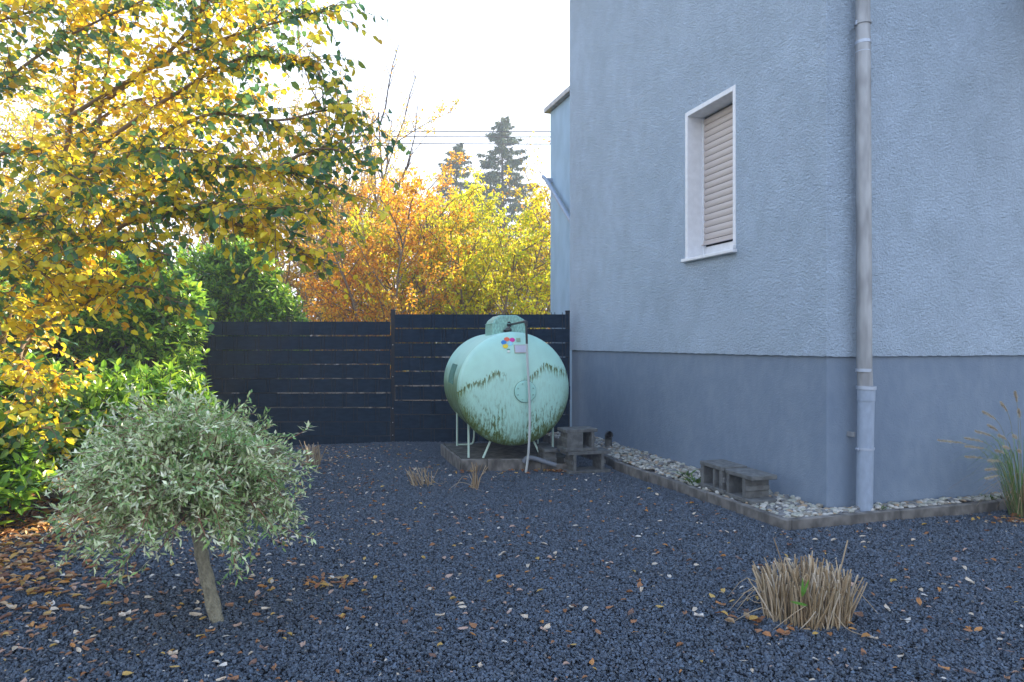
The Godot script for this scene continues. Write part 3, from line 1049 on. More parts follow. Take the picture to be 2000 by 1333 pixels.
func hollow_block(called: String, size: Vector3, at: Vector3, turn: float, label: String, closed_left := false, webs := []) -> Node3D:
	# lying on its side: two face shells joined by webs, cells open to the front
	var o := thing(called, at, turn, label, "concrete block", "hollow concrete blocks")
	var l := size.x
	var h := size.y
	var d := size.z
	var shell := 0.036
	part("shell", box_mesh(Vector3(0, h - shell, -d), Vector3(l, h, 0), 0.005), M.block, o)
	part("shell", box_mesh(Vector3(0, 0, -d), Vector3(l, shell, 0), 0.005), M.block, o)
	if webs.is_empty():
		webs = [[0.035, 0.032], [l / 2 - 0.016, 0.032], [l - 0.067, 0.032]]
	if l > 0.45:
		webs = [[0.06, 0.036], [l - 0.11, 0.036]]
	for w in webs:
		part("web", box_mesh(Vector3(w[0], shell - 0.002, -d + 0.004), Vector3(w[0] + w[1], h - shell + 0.002, -0.004), 0.004), M.block, o)
	# ribs on the end webs
	for q in [[webs[0][0] - 0.018, webs[0][0]], [webs[-1][0] + webs[-1][1], webs[-1][0] + webs[-1][1] + 0.018]]:
		part("rib", box_mesh(Vector3(q[0], h * 0.4, -d + 0.01), Vector3(q[1], h * 0.6, -0.008), 0.006), M.block, o)
	if closed_left:
		part("web", box_mesh(Vector3(0.02, shell - 0.002, -0.03), Vector3(l / 2, h - shell + 0.002, -0.003), 0.003), M.block, o)
	return o

func build_blocks():
	var t := HOUSE_TURN
	var f := Vector3(0.586, ground_y(0.6, -7.4) - 0.005, -7.36)
	hollow_block("concrete_block", Vector3(0.49, 0.24, 0.24), f, t, "lower hollow concrete block with its wide cell facing the gravel")
	hollow_block("concrete_block", Vector3(0.24, 0.24, 0.16), f + Basis(Vector3.UP, t) * Vector3(-0.012, 0, -0.26), t + PI / 2, "hollow concrete block on end, left under the stacked pair")
	hollow_block("concrete_block", Vector3(0.365, 0.235, 0.24), f + Basis(Vector3.UP, t) * Vector3(-0.03, 0.241, 0.0), t, "upper hollow concrete block on top of the stack beside the tank", true)
	# pair on the pebbles, cells facing the kerb
	var hb := Transform3D(Basis(Vector3.UP, t), HOUSE_AT)
	hollow_block("concrete_block", Vector3(0.36, 0.228, 0.24), hb * Vector3(-0.47, 0.05, -0.64), t - PI / 2, "hollow concrete block on pebbles, nearer of the low pair by the wall", false, [[0.012, 0.036], [0.225, 0.036]])
	hollow_block("concrete_block", Vector3(0.36, 0.228, 0.24), hb * Vector3(-0.475, 0.062, -1.012), t - PI / 2 - 0.02, "hollow concrete block on pebbles, farther of the low pair by the wall", false, [[0.01, 0.05], [0.2, 0.035], [0.295, 0.045]])

# ---------------------------------------------------------------- variegated willow standard

func build_willow():
	rng.seed = 81
	var at := Vector3(-1.404, ground_y(-1.4, -3.37), -3.37)
	var o := thing("willow_tree", at, 0, "small pale variegated willow with round crown on a leaning bare stem", "tree")
	var stem := smooth([Vector3(0.012, -0.06, 0), Vector3(-0.026, 0.1, 0), Vector3(-0.068, 0.26, -0.01), Vector3(-0.1, 0.4, -0.02), Vector3(-0.11, 0.5, -0.03)], 5)
	var g := Geo.new()
	var rad := []
	for k in stem.size():
		rad.append(lerpf(0.034, 0.028, float(k) / stem.size()) + 0.003 * sin(k * 1.7))
	g.tube(stem, rad, 14, Color.WHITE, true)
	# stubby sawn limbs
	for q in [[Vector3(-0.08, 0.45, -0.02), Vector3(0.12, 0.53, 0.05), Vector3(0.26, 0.6, 0.1)], [Vector3(-0.09, 0.47, 0), Vector3(0.1, 0.66, -0.05), Vector3(0.25, 0.82, -0.1)], [Vector3(-0.09, 0.46, 0), Vector3(-0.25, 0.6, 0.05), Vector3(-0.4, 0.68, 0.08)], [Vector3(-0.09, 0.46, 0), Vector3(-0.14, 0.64, -0.15), Vector3(-0.2, 0.78, -0.3)], [Vector3(-0.09, 0.44, 0), Vector3(-0.1, 0.6, 0.15), Vector3(-0.14, 0.66, 0.32)]]:
		g.tube(smooth(q, 4), [0.026, 0.025, 0.024, 0.023, 0.022, 0.02, 0.018, 0.016, 0.015], 8, Color.WHITE, true)
	part("trunk", g.mesh(), M.willow_bark, o)
	var lf := Geo.new()
	var tw := Geo.new()
	var head := Vector3(-0.1, 0.5, -0.02)
	var center := Vector3(-0.16, 0.62, 0)
	var pale := [Color(0.62, 0.7, 0.4), Color(0.76, 0.8, 0.52), Color(0.42, 0.55, 0.24), Color(0.55, 0.65, 0.34), Color(0.84, 0.85, 0.62), Color(0.28, 0.43, 0.13)]
	var olive := [Color(0.24, 0.4, 0.14), Color(0.34, 0.42, 0.17), Color(0.2, 0.36, 0.13)]
	for k in 230:
		var d := unit()
		if d.y < -0.5:
			d.y *= -0.4
			d = d.normalized()
		# reach of the crown in this direction
		var reach := Vector3(0.51, 0.46 if d.y > 0 else 0.45, 0.5)
		var tip := center + d * reach * rng.randf_range(0.72, 1.03)
		if rng.randf() < 0.05:
			tip += d * 0.07
		if d.y < 0.1:
			tip.y -= rng.randf_range(0.0, 0.1)
		var mid := head.lerp(tip, 0.5) + Vector3(0, 0.12, 0) + unit() * 0.05
		var path := smooth([head + unit() * 0.06, mid, tip], 6)
		var rr := []
		for q in path.size():
			rr.append(lerpf(0.0045, 0.0014, float(q) / path.size()))
		tw.tube(path, rr, 4, tint([Color(0.24, 0.12, 0.07), Color(0.3, 0.13, 0.09), Color(0.2, 0.15, 0.08)]))
		for q in range(4, path.size()):
			for e in 2:
				var p: Vector3 = path[q].lerp(path[q - 1], rng.randf())
				var dir: Vector3 = ((path[q] - path[q - 1]).normalized() + unit() * 0.9).normalized()
				if q == path.size() - 1 and e == 0:
					dir = ((path[q] - path[q - 1]).normalized() + unit() * 0.3).normalized()
					p = path[q]
				var len_ := rng.randf_range(0.05, 0.13)
				var end := p + dir * len_ + Vector3(0, -0.015, 0)
				tw.tube([p, end], [0.0016, 0.001], 3, tint([Color(0.3, 0.13, 0.09), Color(0.22, 0.18, 0.1)]))
				var n := int(len_ / 0.0105)
				var set_ := pale if rng.randf() < 0.8 else olive
				if tip.y < 0.42 and rng.randf() < 0.4: set_ = olive
				for m in n:
					var f := (m + 0.6) / n
					var spin := unit()
					var ld := (dir * 0.7 + spin * 0.95).normalized()
					lf.leaflet(p.lerp(end, f), ld, (Vector3.UP + unit() * 0.8).normalized(), rng.randf_range(0.024, 0.046), rng.randf_range(0.009, 0.0145), tint(set_, 0.3))
	# a few long whips hanging and standing out
	for q in [[Vector3(0.2, 0.8, 0), Vector3(0.4, 0.9, 0.02), Vector3(0.44, 0.93, 0.02)], [Vector3(0.3, 0.5, 0.1), Vector3(0.42, 0.46, 0.15), Vector3(0.5, 0.44, 0.16)], [Vector3(-0.12, 0.95, 0), Vector3(-0.06, 1.08, 0.03), Vector3(-0.04, 1.14, 0.04)], [Vector3(-0.3, 0.95, 0), Vector3(-0.36, 1.05, 0.03), Vector3(-0.39, 1.1, 0.04)]]:
		var path := smooth(q, 6)
		var rr := []
		for k in path.size():
			rr.append(0.0015)
		tw.tube(path, rr, 4, Color(0.3, 0.13, 0.09))
		for k in range(1, path.size()):
			for e in 2:
				lf.leaflet(path[k], ((path[k] - path[k - 1]).normalized() * 0.6 + unit()).normalized(), Vector3.UP, rng.randf_range(0.03, 0.05), 0.013, tint(pale, 0.25))
	part("crown", lf.mesh(), M.leaf_willow, o)
	part("twigs", tw.mesh(), M.twig, o)

# ---------------------------------------------------------------- autumn tree in front on the left

func build_autumn_tree():
	rng.seed = 91
	var base := Vector3(-4.3, 0, -5.75)
	var o := thing("autumn_tree", base, 0, "large spreading tree with green and golden autumn leaves on the left", "tree")
	var wood := Geo.new()
	var lf := Geo.new()
	var stems := [
		[0.05, [Vector3(-4.458, -0.003, -5.75), Vector3(-4.228, 0.542, -5.72), Vector3(-4.027, 1.082, -5.7), Vector3(-3.84, 1.412, -5.65), Vector3(-3.49, 1.979, -5.6), Vector3(-3.049, 2.386, -5.5), Vector3(-2.42, 2.617, -5.3), Vector3(-1.667, 2.562, -5), Vector3(-1.177, 2.356, -4.85)]],
		[0.05, [Vector3(-4.518, -0.015, -5.8), Vector3(-4.329, 0.784, -5.8), Vector3(-4.182, 1.414, -5.8), Vector3(-4.077, 1.792, -5.8), Vector3(-3.891, 2.399, -5.9), Vector3(-3.783, 3.026, -6), Vector3(-3.696, 3.721, -6), Vector3(-3.609, 4.504, -6), Vector3(-3.522, 5.113, -6)]],
		[0.026, [Vector3(-3.49, 1.979, -5.6), Vector3(-3.408, 2.445, -5.7), Vector3(-3.425, 2.927, -5.8), Vector3(-3.356, 3.81, -5.9), Vector3(-3.261, 4.591, -6), Vector3(-3.174, 5.113, -6)]],
		[0.02, [Vector3(-3.414, 2.754, -5.78), Vector3(-3.003, 2.831, -5.6), Vector3(-2.304, 3.039, -5.3), Vector3(-1.7, 2.938, -5.1), Vector3(-1.304, 2.979, -5), Vector3(-1.076, 2.89, -4.95)]],
		[0.022, [Vector3(-3.049, 2.386, -5.5), Vector3(-2.573, 2.386, -5.3), Vector3(-2.07, 2.217, -5.1), Vector3(-1.633, 2.04, -4.9), Vector3(-1.357, 1.904, -4.8)]],
		[0.015, [Vector3(-4.301, 2.828, -5.3), Vector3(-3.768, 3.233, -5.2), Vector3(-3.391, 3.516, -5.2), Vector3(-3.09, 3.685, -5.2), Vector3(-2.638, 3.892, -5.2), Vector3(-2.186, 4.081, -5.2)]],
		[0.02, [Vector3(-3.751, 3.227, -5.95), Vector3(-2.79, 3.482, -5.5), Vector3(-1.959, 3.629, -5.2), Vector3(-1.304, 3.685, -5)]],
		[0.02, [Vector3(-3.38, 3.316, -5.83), Vector3(-2.63, 3.642, -5.5), Vector3(-2.189, 4.057, -5.3), Vector3(-1.959, 4.307, -5.2)]],
		[0.02, [Vector3(-3.425, 2.927, -5.8), Vector3(-2.622, 3.208, -5.4), Vector3(-1.922, 3.4, -5.1), Vector3(-1.413, 3.305, -5)]],
		[0.018, [Vector3(-3.84, 1.412, -5.65), Vector3(-3.264, 1.599, -5.3), Vector3(-2.735, 1.737, -5.1), Vector3(-2.391, 1.62, -5)]],
		[0.02, [Vector3(-4.077, 1.792, -5.8), Vector3(-3.457, 2.06, -5.3), Vector3(-2.826, 2.055, -5), Vector3(-2.379, 1.934, -4.9)]],
		[0.02, [Vector3(-3.49, 1.979, -5.6), Vector3(-2.842, 2.252, -5.3), Vector3(-2.21, 2.308, -5), Vector3(-1.846, 2.289, -4.9), Vector3(-1.362, 2.181, -4.7)]],
		[0.018, [Vector3(-4.161, 1.456, -5.8), Vector3(-3.956, 1.599, -5.3), Vector3(-3.478, 1.873, -5), Vector3(-3.125, 1.721, -4.9)]],
		[0.012, [Vector3(-4.42, 0.008, -5.7), Vector3(-3.835, 0.43, -5.4), Vector3(-3.617, 0.84, -5.2), Vector3(-3.289, 1.071, -5.1)]],
		[0.012, [Vector3(-4.362, 0.031, -5.6), Vector3(-3.841, 0.331, -5.3), Vector3(-3.55, 0.671, -5.05), Vector3(-3.157, 0.738, -4.95)]],
		[0.02, [Vector3(-3.891, 2.399, -5.9), Vector3(-3.13, 2.66, -5.4), Vector3(-2.587, 2.734, -5.1), Vector3(-2.059, 2.644, -4.9)]],
		[0.014, [Vector3(-4.623, 3.522, -5.5), Vector3(-4.148, 3.717, -5.4), Vector3(-3.61, 3.826, -5.3), Vector3(-3.165, 3.968, -5.2)]],
		[0.022, [Vector3(-4.383, 2.308, -5.4), Vector3(-4.071, 2.597, -5.3), Vector3(-3.617, 2.762, -5.2), Vector3(-3.188, 2.562, -5), Vector3(-2.841, 2.36, -4.9)]],
		[0.02, [Vector3(-4.383, 1.604, -5.4), Vector3(-3.957, 2.046, -5.2), Vector3(-3.514, 2.2, -5), Vector3(-3.16, 2.182, -4.9)]],
		[0.018, [Vector3(-3.783, 3.026, -6), Vector3(-3.315, 3.408, -6.1), Vector3(-2.875, 3.487, -6.2), Vector3(-2.246, 3.487, -6.2)]],
		[0.018, [Vector3(-3.408, 2.445, -5.7), Vector3(-3.087, 2.721, -6), Vector3(-2.606, 2.858, -6.2), Vector3(-2.1, 2.791, -6.3), Vector3(-1.826, 2.608, -6.3)]],
		[0.016, [Vector3(-3.261, 4.591, -6), Vector3(-2.783, 4.373, -6), Vector3(-2.266, 4.152, -5.9), Vector3(-1.817, 4.015, -5.7)]],
		[0.016, [Vector3(-3.84, 1.412, -5.65), Vector3(-3.617, 1.217, -5.2), Vector3(-3.367, 1.001, -5.05)]],
		[0.016, [Vector3(-1.667, 2.562, -5), Vector3(-1.471, 2.657, -4.95), Vector3(-1.278, 2.679, -4.9), Vector3(-1.101, 2.626, -4.9)]],
	]
	var gn := noise(92, 1.4, FastNoiseLite.TYPE_SIMPLEX_SMOOTH, 2)
	var green := [Color(0.1, 0.22, 0.09), Color(0.12, 0.26, 0.09), Color(0.08, 0.19, 0.1), Color(0.2, 0.32, 0.07), Color(0.3, 0.38, 0.06)]
	var gold := [Color(0.86, 0.64, 0.03), Color(0.88, 0.72, 0.05), Color(0.8, 0.5, 0.025), Color(0.84, 0.62, 0.03), Color(0.86, 0.66, 0.04), Color(0.78, 0.42, 0.03), Color(0.78, 0.68, 0.04), Color(0.88, 0.72, 0.06)]
	for s in stems:
		var pts := []
		for p in s[1]:
			pts.append(p - base)
		var path := smooth(pts, 7)
		var rr := []
		for k in path.size():
			rr.append(lerpf(s[0], 0.004, pow(float(k) / path.size(), 0.8)))
		wood.tube(path, rr, 8, Color(0.2, 0.14, 0.085), true)
		var run := 0.0
		var start: int = 6 if s[0] < 0.03 else 14
		for k in range(1, path.size()):
			run += path[k].distance_to(path[k - 1])
			if k < start:
				run = 0.0
				continue
			while run > 0.021:
				run -= 0.021
				var p: Vector3 = path[k].lerp(path[k - 1], rng.randf())
				var along: Vector3 = (path[k] - path[k - 1]).normalized()
				var dir := (along * 0.7 + unit() * Vector3(1, 0.7, 1)).normalized()
				leafy_twig(wood, lf, p, dir, rng.randf_range(0.16, 0.5), gn, green, gold, base)
	part("trunk", wood.mesh(), M.twig, o)
	part("crown", lf.mesh(), M.leaf_autumn, o)

func leafy_twig(wood: Geo, lf: Geo, p: Vector3, dir: Vector3, len_: float, gn: FastNoiseLite, green: Array, gold: Array, base: Vector3):
	var end := p + dir * len_ + Vector3(0, -0.12 * len_, 0)
	var mid := p.lerp(end, 0.5) + Vector3(0, 0.06 * len_, 0)
	wood.tube([p, mid, end], [0.004, 0.003, 0.0015], 4, Color(0.2, 0.13, 0.08))
	var n := int(len_ / 0.042)
	var w := gn.get_noise_3dv((p + base) * 0.9)
	# turning starts inside and at the back; the outer, nearer twigs are still green
	var wp := p + base
	var share := clampf(0.4 + 0.75 * w + (wp.z + 5.35) * 0.45, 0.06, 0.9)
	var is_green := rng.randf() < share
	for m in n:
		var f := (m + 0.8) / n
		var q := p.lerp(mid, f * 2) if f < 0.5 else mid.lerp(end, f * 2 - 1)
		var side := dir.cross(Vector3.UP).normalized() * (1 if m % 2 == 0 else -1)
		var ld := (dir * 0.45 + side * 0.75 + Vector3(0, -0.55, 0) + unit() * 0.4).normalized()
		var up := (Vector3.UP * 0.5 + unit()).normalized()
		var col := tint(green if is_green and rng.randf() < 0.88 else gold, 0.18)
		lf.leaf(q, ld, up, rng.randf_range(0.042, 0.082), rng.randf_range(0.034, 0.058), col, 0.25, 0.12)

# ---------------------------------------------------------------- laurel hedge

func laurel(called: String, base: Vector3, label: String, lobes: Array, shoots: int, leaf: float, cols: Array, seed_: int):
	rng.seed = seed_
	var o := thing(called, base, 0, label, "shrub", "cherry laurel shrubs")
	var wood := Geo.new()
	var lf := Geo.new()
	for s in shoots:
		var l: Array = lobes[rng.randi() % lobes.size()]
		var c: Vector3 = l[0]
		var r: Vector3 = l[1]
		var d := unit()
		if d.y < -0.3: d.y *= -1
		var depth := pow(rng.randf(), 0.45)
		var tip := c + d * r * lerpf(0.45, 1.0, depth) + unit() * 0.06
		if tip.y < 0.05: continue
		var out := (d * Vector3(1, 0.5, 1) + Vector3(0, 0.75, 0) + unit() * 0.5).normalized()
		var start := tip - out * rng.randf_range(0.18, 0.34)
		wood.tube([start, tip], [0.006, 0.003], 4, Color(0.09, 0.1, 0.045))
		if s % 7 == 0:
			wood.tube(smooth([Vector3(c.x * 0.3, 0, c.z * 0.3), c.lerp(start, 0.4) - Vector3(0, r.y * 0.4, 0), start], 3), [0.02, 0.018, 0.015, 0.013, 0.011, 0.009, 0.006], 5, Color(0.1, 0.08, 0.05))
		var n := rng.randi_range(7, 11)
		for m in n:
			var f := float(m) / n
			var a := m * 2.4 + rng.randf()
			var x := out.cross(Vector3(0.3, 0.2, 0.9)).normalized()
			var y := out.cross(x)
			var ld := (out * lerpf(0.1, 0.8, f) + (x * cos(a) + y * sin(a)) * 0.8 + Vector3(0, 0.1, 0)).normalized()
			lf.leaf(start.lerp(tip, 0.15 + 0.85 * f), ld, (out + Vector3.UP).normalized(), leaf * rng.randf_range(0.75, 1.15), leaf * rng.randf_range(0.34, 0.44), tint(cols, 0.25), 0.3, 0.1)
	part("branches", wood.mesh(), M.twig, o)
	part("foliage", lf.mesh(), M.leaf_gloss, o)

func build_laurels():
	var green := [Color(0.11, 0.25, 0.04), Color(0.17, 0.34, 0.04), Color(0.26, 0.45, 0.045), Color(0.38, 0.54, 0.05)]
	laurel("laurel_shrub", Vector3(-4.2, -0.1, -11.2), "bright green laurel shrub rising behind the fence panel", [[Vector3(-0.6, 1.7, 0), Vector3(1.1, 1.4, 0.8)], [Vector3(0.3, 1.3, 0), Vector3(0.75, 1.2, 0.7)], [Vector3(-0.1, 2.3, 0), Vector3(0.65, 0.8, 0.6)]], 2000, 0.12, green, 101)
	laurel("laurel_shrub", Vector3(-4.6, -0.1, -8.9), "big dark laurel shrub filling the gap left of the fence", [[Vector3(-0.1, 1.15, 0), Vector3(0.78, 1.2, 0.85)], [Vector3(-0.9, 1.25, 0), Vector3(0.9, 1.25, 0.9)], [Vector3(0.05, 1.75, -0.1), Vector3(0.6, 0.75, 0.7)], [Vector3(-0.55, 1.75, -0.1), Vector3(0.7, 0.85, 0.7)]], 2600, 0.125, green, 102)
	laurel("laurel_shrub", Vector3(-6.7, -0.1, -8.2), "dark laurel hedge at the far left behind the trunks", [[Vector3(0.2, 1.1, 0), Vector3(1.3, 1.3, 1.0)]], 1100, 0.125, green, 103)
	laurel("laurel_shrub", Vector3(-3.55, 0, -6.0), "low glossy laurel bush between the trunk and the willow", [[Vector3(0.0, 0.5, 0), Vector3(0.62, 0.62, 0.6)], [Vector3(-0.7, 0.6, 0.1), Vector3(0.6, 0.66, 0.6)], [Vector3(0.35, 0.4, -0.5), Vector3(0.6, 0.75, 0.5)]], 1100, 0.115, green, 104)
	laurel("laurel_shrub", Vector3(-3.75, 0, -5.0), "laurel bush at the left edge of the gravel", [[Vector3(0.0, 0.38, 0), Vector3(0.42, 0.5, 0.4)], [Vector3(-0.5, 0.5, -0.1), Vector3(0.5, 0.6, 0.5)]], 520, 0.12, green, 105)

# ---------------------------------------------------------------- trees beyond the fence

func grow(wood: Geo, lf: Geo, p: Vector3, dir: Vector3, len_: float, rad: float, level: int, spec: Dictionary):
	var pts := [p]
	var rr := [rad]
	var d := dir
	var segs := 4
	for k in segs:
		d = (d + unit() * spec.wander + Vector3(0, spec.rise, 0)).normalized()
		pts.append(pts[-1] + d * len_ / segs)
		rr.append(rad * (1.0 - 0.62 * (k + 1) / segs))
	wood.tube(pts, rr, 6 if level == 0 else 4 if level == 1 else 3, spec.bark)
	if level >= spec.levels:
		var n: int = spec.leaves
		for k in n:
			if rng.randf() > spec.fill: continue
			var f := rng.randf_range(0.05, 1.05) * segs
			var i := mini(int(f), segs - 1)
			var q: Vector3 = pts[i].lerp(pts[i + 1], f - i) + unit() * spec.scatter
			lf.leaflet(q, (unit() + Vector3(0, -0.5, 0)).normalized(), (unit() + Vector3.UP * 0.3).normalized(), spec.size * rng.randf_range(0.7, 1.25), spec.size * rng.randf_range(0.5, 0.8), tint(spec.cols, 0.2))
		return
	for k in spec.split[level]:
		var f: float = lerpf(spec.from, 1.0, (k + rng.randf()) / spec.split[level]) * segs
		var i := mini(int(f), segs - 1)
		var q: Vector3 = pts[i].lerp(pts[i + 1], f - i)
		var along: Vector3 = (pts[i + 1] - pts[i]).normalized()
		var side := unit()
		side = (side - along * side.dot(along)).normalized()
		var nd: Vector3 = (along * spec.along + side + Vector3(0, spec.lift, 0)).normalized()
		grow(wood, lf, q, nd, len_ * spec.shrink * rng.randf_range(0.7, 1.2) * (1.15 - 0.5 * f / segs), rad * 0.5, level + 1, spec)

func bg_tree(called: String, at: Vector3, label: String, stems: int, height: float, over: Dictionary, seed_: int):
	rng.seed = seed_
	var spec := {"wander": 0.16, "rise": 0.05, "levels": 2, "leaves": 30, "fill": 1.0, "scatter": 0.06, "size": 0.075, "cols": [Color.WHITE], "split": [9, 6], "from": 0.15, "along": 0.7, "lift": 0.15, "shrink": 0.42, "spread": 0.3, "rad": 0.032, "bark": Color(0.2, 0.15, 0.1)}
	spec.merge(over, true)
	var o := thing(called, at, 0, label, "tree", "trees beyond the fence")
	var wood := Geo.new()
	var lf := Geo.new()
	for s in stems:
		var a := TAU * s / stems + rng.randf()
		var d := Vector3(cos(a) * spec.spread, 1, sin(a) * spec.spread) if stems > 1 else Vector3(rng.randf_range(-0.05, 0.05), 1, 0)
		grow(wood, lf, Vector3(cos(a), 0, sin(a)) * 0.12 * (stems - 1) * 0.4, d.normalized(), height * rng.randf_range(0.72, 0.95), spec.rad, 0, spec)
	part("trunk", wood.mesh(), M.twig, o)
	if lf.v.size():
		part("crown", lf.mesh(), M.leaf_far, o)

func conifer(at: Vector3, height: float, wide: float, label: String, seed_: int, cols: Array):
	rng.seed = seed_
	var o := thing("conifer_tree", at, 0, label, "tree", "conifers on the skyline")
	var wood := Geo.new()
	var lf := Geo.new()
	wood.tube([Vector3(0, -0.5, 0), Vector3(0.1, height * 0.5, 0), Vector3(0, height, 0)], [0.22, 0.14, 0.03], 6, Color(0.1, 0.08, 0.06))
	var y := height * 0.25
	while y < height:
		var f := 1.0 - y / height
		var n := 6
		for k in n:
			var a := rng.randf() * TAU
			var l := wide * (0.12 + pow(f, 0.75) * 1.0) * rng.randf_range(0.5, 1.1)
			var d := Vector3(cos(a), rng.randf_range(-0.25, 0.25), sin(a)).normalized()
			var p := Vector3(0, y + rng.randf() * 0.3, 0)
			var e := p + d * l + Vector3(0, 0.1 * l, 0)
			wood.tube([p, e], [0.03, 0.01], 3, Color(0.1, 0.08, 0.06))
			for m in int(16 + l * 58):
				var q := p.lerp(e, sqrt(rng.randf())) + unit() * 0.08
				lf.leaflet(q, (d * 0.5 + unit() * 0.6 + Vector3(0, -0.7, 0)).normalized(), unit(), rng.randf_range(0.16, 0.34), rng.randf_range(0.05, 0.085), tint(cols, 0.2))
		y += 0.27
	part("trunk", wood.mesh(), M.twig, o)
	part("crown", lf.mesh(), M.needle, o)

func build_background_trees():
	var orange := [Color(0.82, 0.42, 0.03), Color(0.74, 0.32, 0.025), Color(0.86, 0.54, 0.03), Color(0.8, 0.6, 0.04), Color(0.55, 0.25, 0.03)]
	var rust := [Color(0.66, 0.34, 0.05), Color(0.74, 0.48, 0.06), Color(0.5, 0.28, 0.06), Color(0.62, 0.52, 0.07), Color(0.4, 0.4, 0.07)]
	var lime := [Color(0.74, 0.72, 0.03), Color(0.6, 0.66, 0.04), Color(0.82, 0.72, 0.03), Color(0.46, 0.54, 0.05)]
	var yellow := [Color(0.86, 0.68, 0.03), Color(0.82, 0.6, 0.03), Color(0.76, 0.68, 0.04), Color(0.5, 0.4, 0.05), Color(0.42, 0.24, 0.06)]
	var gold := [Color(0.86, 0.6, 0.04), Color(0.8, 0.52, 0.03), Color(0.84, 0.66, 0.05), Color(0.66, 0.38, 0.03)]
	bg_tree("hornbeam_tree", Vector3(-2.45, -0.1, -13.8), "bushy orange leaved tree above the middle fence post", 6, 4.4, {"cols": orange, "size": 0.07, "split": [11, 6], "leaves": 42, "spread": 0.24}, 201)
	bg_tree("hornbeam_tree", Vector3(-4.3, -0.1, -15.4), "rust coloured multi stemmed tree right of the bright laurel", 6, 5.4, {"cols": rust, "split": [10, 6], "leaves": 22, "spread": 0.2}, 202)
	bg_tree("maple_tree", Vector3(-1.35, -0.1, -15.0), "lime yellow tree behind the fence left of the conifers", 6, 4.9, {"cols": lime, "size": 0.07, "split": [12, 6], "leaves": 40, "spread": 0.2}, 203)
	bg_tree("maple_tree", Vector3(-0.35, -0.1, -14.2), "yellow bushy tree above the gas tank", 7, 4.4, {"cols": lime + lime + yellow, "size": 0.07, "split": [11, 6], "leaves": 38, "spread": 0.26}, 204)
	bg_tree("hazel_tree", Vector3(0.55, -0.1, -15.5), "yellow brown thin leaved tree beside the annex wall", 6, 5.1, {"cols": yellow, "size": 0.07, "split": [11, 6], "leaves": 32, "spread": 0.18, "fill": 0.9}, 205)
	bg_tree("hazel_tree", Vector3(1.3, -0.1, -17.0), "sparse brownish tree partly hidden by the annex", 4, 6.6, {"cols": rust, "split": [9, 6], "leaves": 8, "spread": 0.14, "fill": 0.7}, 206)
	bg_tree("cherry_tree", Vector3(-3.0, -0.1, -18.5), "orange topped tree further back over the orange crown", 4, 6.1, {"cols": orange, "split": [12, 6], "leaves": 40, "spread": 0.14}, 207)
	bg_tree("ash_tree", Vector3(-4.1, -0.1, -18.0), "bare twigged tree with upright dark shoots against the sky", 4, 8.2, {"cols": rust, "split": [8, 5], "leaves": 2, "spread": 0.13, "rise": 0.22, "lift": 0.5, "rad": 0.05, "bark": Color(0.06, 0.05, 0.05)}, 208)
	bg_tree("birch_tree", Vector3(-6.4, -0.1, -20.5), "thin golden birch with hanging twigs behind the autumn tree", 2, 9.4, {"cols": gold, "split": [14, 6], "leaves": 14, "rise": -0.02, "lift": -0.1, "size": 0.06, "rad": 0.06, "spread": 0.07}, 209)
	bg_tree("beech_tree", Vector3(-5.9, -0.1, -16.5), "golden leaved tree behind the left part of the fence", 4, 6.2, {"cols": gold, "split": [13, 7], "leaves": 36, "spread": 0.16}, 210)
	bg_tree("beech_tree", Vector3(-8.6, -0.1, -15.0), "yellow tree glowing behind the big left crown", 4, 7.2, {"cols": gold + yellow, "split": [13, 7], "leaves": 42, "spread": 0.22}, 211)
	bg_tree("beech_tree", Vector3(-11.8, -0.1, -16.5), "yellow tree at the far left edge behind the leaves", 4, 8.4, {"cols": gold + lime, "split": [13, 7], "leaves": 42, "spread": 0.22}, 212)
	bg_tree("beech_tree", Vector3(-4.75, -0.1, -17.2), "thin golden tree showing above the rust coloured one", 5, 7.2, {"cols": gold + rust, "split": [12, 6], "leaves": 34, "size": 0.065, "spread": 0.13}, 213)
	bg_tree("cherry_tree", Vector3(-3.7, -0.1, -17.5), "loose orange tree between the bare shoots and the bushy one", 4, 6.0, {"cols": orange + rust, "split": [11, 6], "leaves": 24, "size": 0.065, "spread": 0.14}, 214)
	var fir := [Color(0.08, 0.14, 0.08), Color(0.1, 0.16, 0.08), Color(0.07, 0.12, 0.08), Color(0.16, 0.18, 0.06)]
	conifer(Vector3(-3.6, -0.1, -45), 13.9, 3.4, "smaller pointed conifer on the skyline, left one", 221, fir)
	conifer(Vector3(-0.65, -0.1, -45), 15.5, 4.4, "tall broad conifer on the skyline right of the smaller one", 222, fir)
	conifer(Vector3(-2.0, -0.1, -47), 11.8, 2.0, "low conifer top between the two taller ones", 223, fir)
	conifer(Vector3(1.5, -0.1, -48), 11.0, 2.2, "low conifer beside the annex wall", 224, fir)
	conifer(Vector3(-5.6, -0.1, -50), 11.6, 2.4, "low conifer top left of the skyline pair", 225, fir)

func build_wires():
	for q in [[13.3, "upper overhead wire crossing the sky"], [13.0, "middle overhead wire crossing the sky"], [12.6, "lowest overhead wire crossing the sky"]]:
		var pts := []
		for k in 25:
			var x := lerpf(-48, 48, k / 24.0)
			pts.append(Vector3(x, q[0] + 0.0004 * x * x - 0.02 * x * 0.1, -40))
		tag(solo("power_line", tube_mesh(pts, 0.03, 5), M.rod), q[1], "wire", "overhead wires")

# ---------------------------------------------------------------- cut grasses and fountain grass

